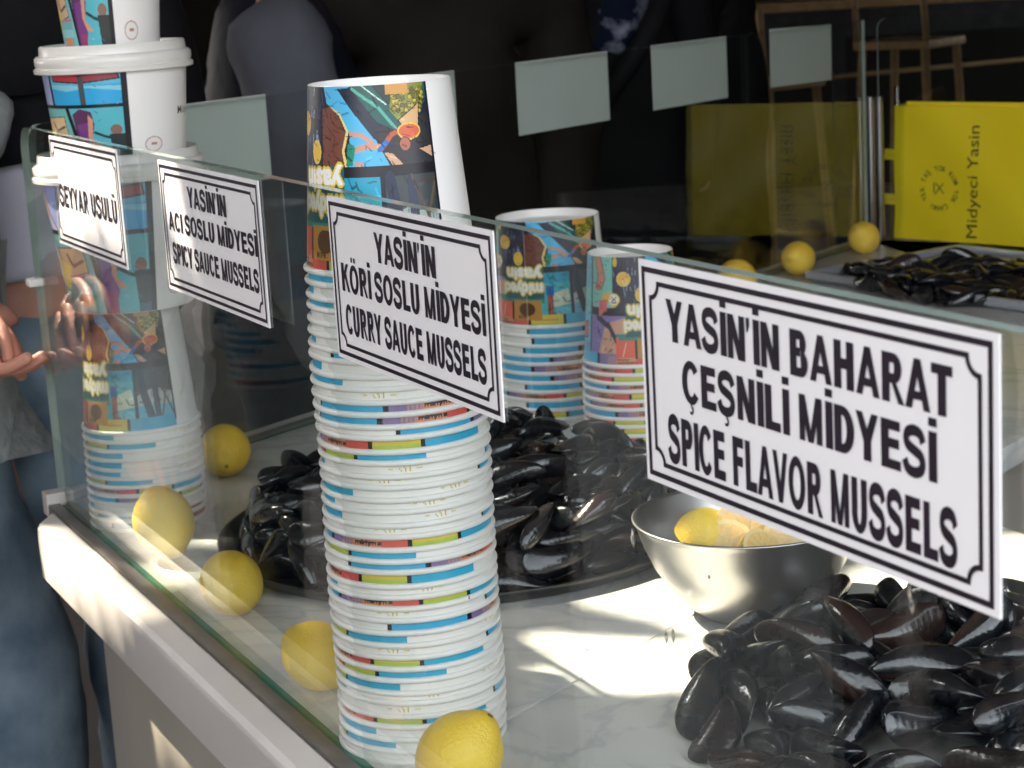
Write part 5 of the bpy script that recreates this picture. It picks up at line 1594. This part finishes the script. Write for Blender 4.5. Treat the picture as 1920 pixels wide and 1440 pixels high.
def hand_parts(wr, fwd, side, pal, s=1.0, curl=.5):
    """wrist point, finger direction, direction towards the thumb, palm normal"""
    wr, fwd, side, pal = Vector(wr), Vector(fwd).normalized(), Vector(side).normalized(), Vector(pal).normalized()
    out = []
    n, e = [], []
    chain(n, e, [(*wr, (.026 * s, .020 * s)), (*(wr + fwd * .035 * s), (.033 * s, .017 * s)), (*(wr + fwd * .065 * s), (.037 * s, .015 * s)), (*(wr + fwd * .085 * s), (.034 * s, .012 * s))])
    out.append((n, e))
    for k, (o, l) in enumerate(((.029, .070), (.010, .080), (-.010, .075), (-.028, .060))):
        b = wr + fwd * (.078 - abs(o) * .22) * s + side * o * s
        f1 = (fwd + pal * (.18 + .25 * curl) + side * o * 3).normalized()
        f2 = (fwd * (1 - curl) + pal * (.6 + curl)).normalized()
        finger(b, f1, f2, (l * .44 * s, l * .32 * s, l * .26 * s), .0083 * s * (.88 if k == 3 else 1), out)
    b = wr + fwd * .022 * s + side * .030 * s
    finger(b, (side * .8 + fwd * .8 + pal * .35), (fwd + pal * .5 + side * .1), (.036 * s, .030 * s, .024 * s), .0108 * s, out)
    return out

def person(name_label, loc, rz, h, cl, arms, hair='short', bulk=1.0, coat_len=.50, lean=0.0, skirt=None, hand=None, bare=False):
    """a standing figure: cl = dict of materials (top, sleeve, legs); arms = [(elbow, wrist), ...] in local metres, +y is where it faces"""
    k = h / 1.74
    root = empty('person', loc, rz)
    tag(root, name_label, 'person')
    def v(x, y, z): return (x * k, y * k + lean * z * .1, z * k)
    sh = .185 * bulk
    N, E = [], []
    def add(p, r): N.append((*p, r if isinstance(r, tuple) else r)); return len(N) - 1
    pel = add(v(0, 0, .95), (.118 * k, .078 * k))
    sp = add(v(0, .01, 1.12), (.112 * k, .076 * k)); E.append((pel, sp))
    ch = add(v(0, .005, 1.30), (.125 * k, .085 * k)); E.append((sp, ch))
    cl_ = add(v(0, -.005, 1.43), (.092 * k, .058 * k)); E.append((ch, cl_))
    nk = add(v(0, .005, 1.51), .052 * k); E.append((cl_, nk))
    h0 = add(v(0, .025, 1.575), (.060 * k, .072 * k)); E.append((nk, h0))
    h1 = add(v(0, .018, 1.645), (.074 * k, .094 * k)); E.append((h0, h1))
    h2 = add(v(0, .010, 1.705), (.062 * k, .078 * k)); E.append((h1, h2))
    ns = add(v(0, .118, 1.628), .013 * k); E.append((h1, ns))
    legs, ams = [], []
    for s in (-1, 1):
        hp = add(v(s * .095, 0, .90), .076 * k); E.append((pel, hp))
        kn = add(v(s * .105, .025, .50), .046 * k); E.append((hp, kn))
        an = add(v(s * .11, -.01, .09), .040 * k); E.append((kn, an))
        toe = add(v(s * .125, .15, .035), (.040 * k, .030 * k)); E.append((an, toe))
        legs.append((hp, kn, an))
        so_ = add(v(s * sh, -.005, 1.40), .044 * k); E.append((cl_, so_))
        eb, wr = arms[0 if s < 0 else 1]
        el = add(tuple(eb), .041 * k); E.append((so_, el))
        w_ = add(tuple(wr), .027 * k); E.append((el, w_))
        ams.append((so_, el, w_))
    vs, fs = skin_mesh(N, E, 2)
    # hands: palm and five fingers joined into the body mesh
    for i, (so_, el, w_) in enumerate(ams):
        s = -1 if i == 0 else 1
        wv, ev = Vector(N[w_][:3]), Vector(N[el][:3])
        if hand and s in hand:
            fw, sd, pl, cu = hand[s]
        else:
            fw = (wv - ev).normalized(); pl = Vector((-s * .9, .15, 0)); sd = Vector((0, 1, 0)); cu = .45
        for (n, e) in hand_parts(wv - Vector(fw).normalized() * .012, fw, sd, pl, k, cu):
            a, b = skin_mesh(n, e, 2)
            o = len(vs); vs += a; fs += [tuple(o + q for q in f) for f in b]
    # ears
    for s in (-1, 1):
        n = [(*v(s * .074, .005, 1.66), .012 * k), (*v(s * .084, -.004, 1.625), .011 * k), (*v(s * .076, .004, 1.595), .008 * k)]
        a, b = skin_mesh(n, [(0, 1), (1, 2)], 1)
        o = len(vs); vs += a; fs += [tuple(o + q for q in f) for f in b]
    mesh_obj('body', vs, fs, M['skin'], root, smooth=True)
    # eyes, mouth
    for s in (-1, 1):
        bm = bmesh.new(); bmesh.ops.create_uvsphere(bm, u_segments=12, v_segments=8, radius=.012 * k, matrix=Matrix.Translation(v(s * .032, .092, 1.655)))
        bm_obj('eye', bm, M['white_cloth'], root, smooth=True)
    a, b = tube([v(-.022, .104, 1.582), v(0, .112, 1.580), v(.022, .104, 1.582)], .006 * k, 6)
    mesh_obj('mouth', a, b, M['tan'], root, smooth=True)
    # hair
    bm = bmesh.new()
    bmesh.ops.create_uvsphere(bm, u_segments=20, v_segments=14, radius=1, matrix=Matrix.Translation(v(0, -.006, 1.668)) @ Matrix.Diagonal((.086 * k, .104 * k, .086 * k, 1)))
    for q in list(bm.verts):
        if q.co.y > .05 * k and q.co.z < 1.69 * k: q.co.y = .05 * k
        elif q.co.z < 1.61 * k: q.co.z = 1.61 * k
    hv = [tuple(q.co) for q in bm.verts]; hf = [tuple(x.index for x in f.verts) for f in bm.faces]
    bm.free()
    if hair == 'long':
        n = [(*v(0, -.04, 1.68), (.085 * k, .07 * k)), (*v(.05, -.02, 1.56), (.085 * k, .075 * k)), (*v(.07, .06, 1.45), (.080 * k, .065 * k)), (*v(.06, .115, 1.37), (.065 * k, .045 * k)), (*v(.055, .125, 1.31), (.035 * k, .02 * k))]
        a, b = skin_mesh(n, [(0, 1), (1, 2), (2, 3), (3, 4)], 2)
        o = len(hv); hv += wrinkle(a, .012, 22); hf += [tuple(o + q for q in f) for f in b]
    mesh_obj('hair', wrinkle(hv, .004, 40), hf, M['hair'], root, smooth=True)
    # trousers
    g = .012
    n, e = [], []
    n.append((*v(0, 0, cl.get('waist', 1.03)), (.150 * k * bulk, .108 * k * bulk)))
    n.append((*v(0, 0, .88), (.150 * k * bulk, .112 * k * bulk))); e.append((0, 1))
    for (hp, kn, an) in legs:
        c = chain(n, e, [(N[hp][0], N[hp][1], .80 * k, .112 * k * bulk), (*N[kn][:3], .090 * k), (N[an][0], N[an][1], .22 * k, .078 * k), (N[an][0], N[an][1], .075 * k, .074 * k)], 1)
    a, b = skin_mesh(n, e, 2)
    mesh_obj('trousers', wrinkle(a, .010, 11, loc[0]), b, M[cl['legs']], root, smooth=True)
    for s in (-1, 1):
        a, b = skin_mesh([(*v(s * .11, -.035, .045), .042 * k), (*v(s * .115, .05, .045), (.046 * k, .040 * k)), (*v(s * .127, .17, .032), (.044 * k, .030 * k))], [(0, 1), (1, 2)], 2)
        mesh_obj('shoe', a, b, M['shoe'], root, smooth=True)
    # top: torso and sleeves
    zt = coat_len
    n, e = [], []
    b_ = bulk
    t0 = chain(n, e, [(*v(0, .0, zt), (.185 * k * b_, .140 * k * b_)), (*v(0, .0, zt + .03), (.185 * k * b_, .140 * k * b_)), (*v(0, .0, (zt + 1.12) / 2), (.178 * k * b_, .132 * k * b_)), (*v(0, .008, 1.12), (.168 * k * b_, .125 * k * b_)), (*v(0, .004, 1.30), (.176 * k * b_, .130 * k * b_)), (*v(0, -.006, 1.425), (.130 * k * b_, .088 * k * b_)), (*v(0, -.002, 1.475), (.075 * k, .070 * k))])
    top_i = len(n) - 2
    same = cl['sleeve'] == cl['top']
    slv = []
    for i, (so_, el, w_) in enumerate(ams):
        S0, E0, W0 = Vector(N[so_][:3]), Vector(N[el][:3]), Vector(N[w_][:3])
        pts = [(*S0, .072 * k * b_), (*(S0.lerp(E0, .45)), .068 * k * b_), (*E0, .060 * k * b_), (*(E0.lerp(W0, .5)), .050 * k * b_), (*(E0.lerp(W0, .86)), .040 * k * b_)]
        if cl.get('short'): pts = pts[:2]
        if cl.get('cuff'): pts[-1] = (*(E0.lerp(W0, cl['cuff'])), .046 * k)
        if same: chain(n, e, pts, top_i)
        else: slv.append(pts)
    a, b = skin_mesh(n, e, 2, root=3)
    mesh_obj('jacket' if coat_len < .8 else 'top', wrinkle(wrinkle(a, .014, 8, loc[1] * 3), .006, 19, 1), b, M[cl['top']], root, smooth=True)
    for pts in slv:
        nn, ee = [], []
        inn = Vector((0, 0, 1.36 * k)).lerp(Vector(pts[0][:3]), .62)
        chain(nn, ee, [(*inn, .074 * k * b_)] + [(*pts[0][:3], .078 * k * b_)] + pts[1:])
        a, b = skin_mesh(nn, ee, 2)
        mesh_obj('sleeve', wrinkle(wrinkle(a, .020, 7, loc[0] * 5), .009, 18, 3), b, M[cl['sleeve']], root, smooth=True)
    return root, v

def loc_of(p, o, rz):
    """world point to the person's own frame"""
    return Matrix.Rotation(-rz, 4, 'Z') @ (Vector(p) - Vector(o))

# customer behind the corner: dark jacket over a pale shirt hem, jeans
p = px(72, 700, 2.80)
o1 = Vector((p.x, p.y, GZ)); r1 = R(-97)
rt1, v1 = person('person in blue jeans and pale shirt hem under a dark jacket, at the counter corner', o1, r1, 1.92, dict(top='black_coat', sleeve='black_coat', legs='jeans', waist=1.10),
       [((-.22, -.04, 1.22), (-.07, -.02, 1.14)), ((.22, -.06, 1.22), (.07, -.03, 1.14))], coat_len=1.22)
n, e = [], []
chain(n, e, [(*v1(0, 0, 1.03), (.180, .135)), (*v1(0, 0, 1.06), (.180, .135)), (*v1(0, 0, 1.16), (.172, .128)), (*v1(0, .005, 1.27), (.165, .12))])
a_, b_ = skin_mesh(n, e, 2)
mesh_obj('shirt_hem', wrinkle(a_, .012, 12), b_, M['white_shirt'], rt1, smooth=True)
# long haired customer at the very left whose hand reaches in front of the glass
p = px(-228, 250, 2.45)
o2 = Vector((p.x, p.y, GZ)); r2 = R(-60)
I2 = Matrix.Rotation(-r2, 3, 'Z')
w1, w2 = px(-84, 680, 2.26), px(-66, 566, 2.30)
f1_, f2_ = px(190, 736, 2.16) - w1, px(64, 650, 2.24) - w2
L2_ = lambda q: tuple(loc_of(q, o2, r2))
rt2, v2 = person('person with long dark hair, tan scarf and grey top at the left edge, hands out', o2, r2, 1.72, dict(top='grey_sleeve', sleeve='grey_sleeve', legs='jeans', cuff=.88, waist=1.17),
       [(L2_(px(-215, 430, 2.42)), L2_(w2)), (L2_(px(-400, 600, 2.40)), L2_(w1))], hair='long', coat_len=1.07,
       hand={1: (I2 @ f1_, I2 @ (-_f), I2 @ _u, .12), -1: (I2 @ f2_, I2 @ (-_f * .9 + _u * .3), I2 @ (-_u - _r * .2), .75)})
n, e = [], []
q = 1.72 / 1.74
chain(n, e, [(0, -.03 * q, 1.34 * q, (.215 * q, .150 * q)), (0, -.03 * q, 1.37 * q, (.210 * q, .148 * q)), (0, -.02 * q, 1.44 * q, (.165 * q, .115 * q)), (0, 0, 1.505 * q, (.082 * q, .078 * q))])
a_, b_ = skin_mesh(n, e, 2)
mesh_obj('scarf', wrinkle(a_, .012, 14), b_, M['tan'], rt2, smooth=True)
# man in a vest with blue grey sleeves
p = px(515, 60, 3.30)
vr = math.atan2(_r.y, _r.x) - PI / 2 + R(12)
person('person in a navy vest with blue grey sleeves behind the side glass', Vector((p.x, p.y, GZ)), vr, 1.80, dict(top='navy_vest', sleeve='blue_grey', legs='denim_dark'), [((-.25, -.03, 1.10), (-.23, .10, .86)), ((.25, .0, 1.12), (.235, .03, .86))], bulk=1.16, coat_len=.86)
# white striped garment between the dark figures
p = px(622, 90, 3.75)
person('person in a white top glimpsed between the vest and the dark coat', Vector((p.x, p.y, GZ)), vr + R(20), 1.72, dict(top='white_cloth', sleeve='white_cloth', legs='denim_dark'), [((-.24, -.02, 1.12), (-.12, .0, .99)), ((.24, -.02, 1.12), (.12, .0, .99))], coat_len=.85, bulk=.9)
# dark coats
p = px(800, 60, 3.6)
person('person in a long dark brown coat behind the tallest cup', Vector((p.x, p.y, GZ)), vr + R(100), 1.80, dict(top='coat', sleeve='coat', legs='denim_dark'), [((-.25, -.02, 1.12), (-.12, .0, .99)), ((.25, -.02, 1.12), (.12, .0, .99))], bulk=1.3, coat_len=.55)
p = px(1120, 60, 4.0)
rt, vv = person('person in a dark jacket over a blue patterned shirt, bag strap across the chest', Vector((p.x, p.y, GZ)), vr - R(70), 1.82, dict(top='black_coat', sleeve='black_coat', legs='denim_dark'), [((-.25, -.02, 1.12), (-.12, .0, .99)), ((.25, -.02, 1.12), (.12, .0, .99))], bulk=1.1, coat_len=.6)
n, e = [], []
chain(n, e, [(*vv(0, .030, 1.27), (.125, .112)), (*vv(0, .032, 1.31), (.130, .116)), (*vv(0, .026, 1.42), (.105, .085)), (*vv(0, .02, 1.47), (.07, .06))])
a_, b_ = skin_mesh(n, e, 2)
mesh_obj('shirt_front', wrinkle(a_, .008, 12), b_, M['pattern_shirt'], rt, smooth=True)
a_, b_ = tube([vv(-.13, .03, 1.49), vv(-.06, .155, 1.40), vv(.02, .175, 1.30), vv(.12, .150, 1.18), vv(.20, .05, 1.08)], .022, 8)
mesh_obj('bag_strap', a_, b_, M['black_coat'], rt, smooth=True)
p = px(1010, 60, 4.35)
person('person in a black jacket standing at the back between the two dark figures', Vector((p.x, p.y, GZ)), vr - R(60), 1.84, dict(top='black_coat', sleeve='black_coat', legs='denim_dark'), [((-.25, -.02, 1.12), (-.12, .0, .99)), ((.25, -.02, 1.12), (.12, .0, .99))], bulk=1.2, coat_len=.6)
p = px(1330, 60, 4.6)
person('person in a black coat right of the patterned shirt', Vector((p.x, p.y, GZ)), vr - R(30), 1.78, dict(top='black_coat', sleeve='black_coat', legs='denim_dark'), [((-.25, -.02, 1.12), (-.12, .0, .99)), ((.25, -.02, 1.12), (.12, .0, .99))], bulk=1.0, coat_len=.6)

# unseen dark figures added in the street so the front glass mirrors dark
for i, (x, y, rz, h, lab, cl) in enumerate((
    (-.75, -.95, R(-40), 1.76, 'added unseen person in a dark coat, left of the pale box', 'coat'),
    (-.30, -1.45, R(-30), 1.70, 'added unseen person in a black coat, behind the pale box', 'black_coat'),
    (-1.35, -.80, R(-60), 1.80, 'added unseen person in a navy vest, farther along the street', 'navy_vest'),
    (.62, -1.30, R(0), 1.75, 'added unseen person in a black coat, right of the pale box', 'black_coat'),
    (-1.2, -1.7, R(-40), 1.72, 'added unseen person in a dark brown coat, at the back of the crowd', 'coat'),
    (1.15, -1.35, R(5), 1.78, 'added unseen person in a dark coat, nearest the viewer in the street', 'coat'))):
    person(lab, Vector((x, y, GZ)), rz, h, dict(top=cl, sleeve=cl, legs='denim_dark'), [((-.25, -.02, 1.12), (-.12, .0, .99)), ((.25, -.02, 1.12), (.12, .0, .99))], bulk=1.15, coat_len=.55)

for (x, y, rz, h, lab) in ((3.0, -.62, R(75), 1.78, 'added unseen person in a black coat, right behind the viewer'), (3.15, .05, R(85), 1.70, 'added unseen person in a black coat behind the viewer, nearer the counter')):  # dark figures added behind the view to dim mirroring in the far glass
    person(lab, Vector((x, y, GZ)), rz, h, dict(top='black_coat', sleeve='black_coat', legs='denim_dark'), [((-.25, -.02, 1.12), (-.12, .0, .99)), ((.25, -.02, 1.12), (.12, .0, .99))], bulk=1.1, coat_len=.6)
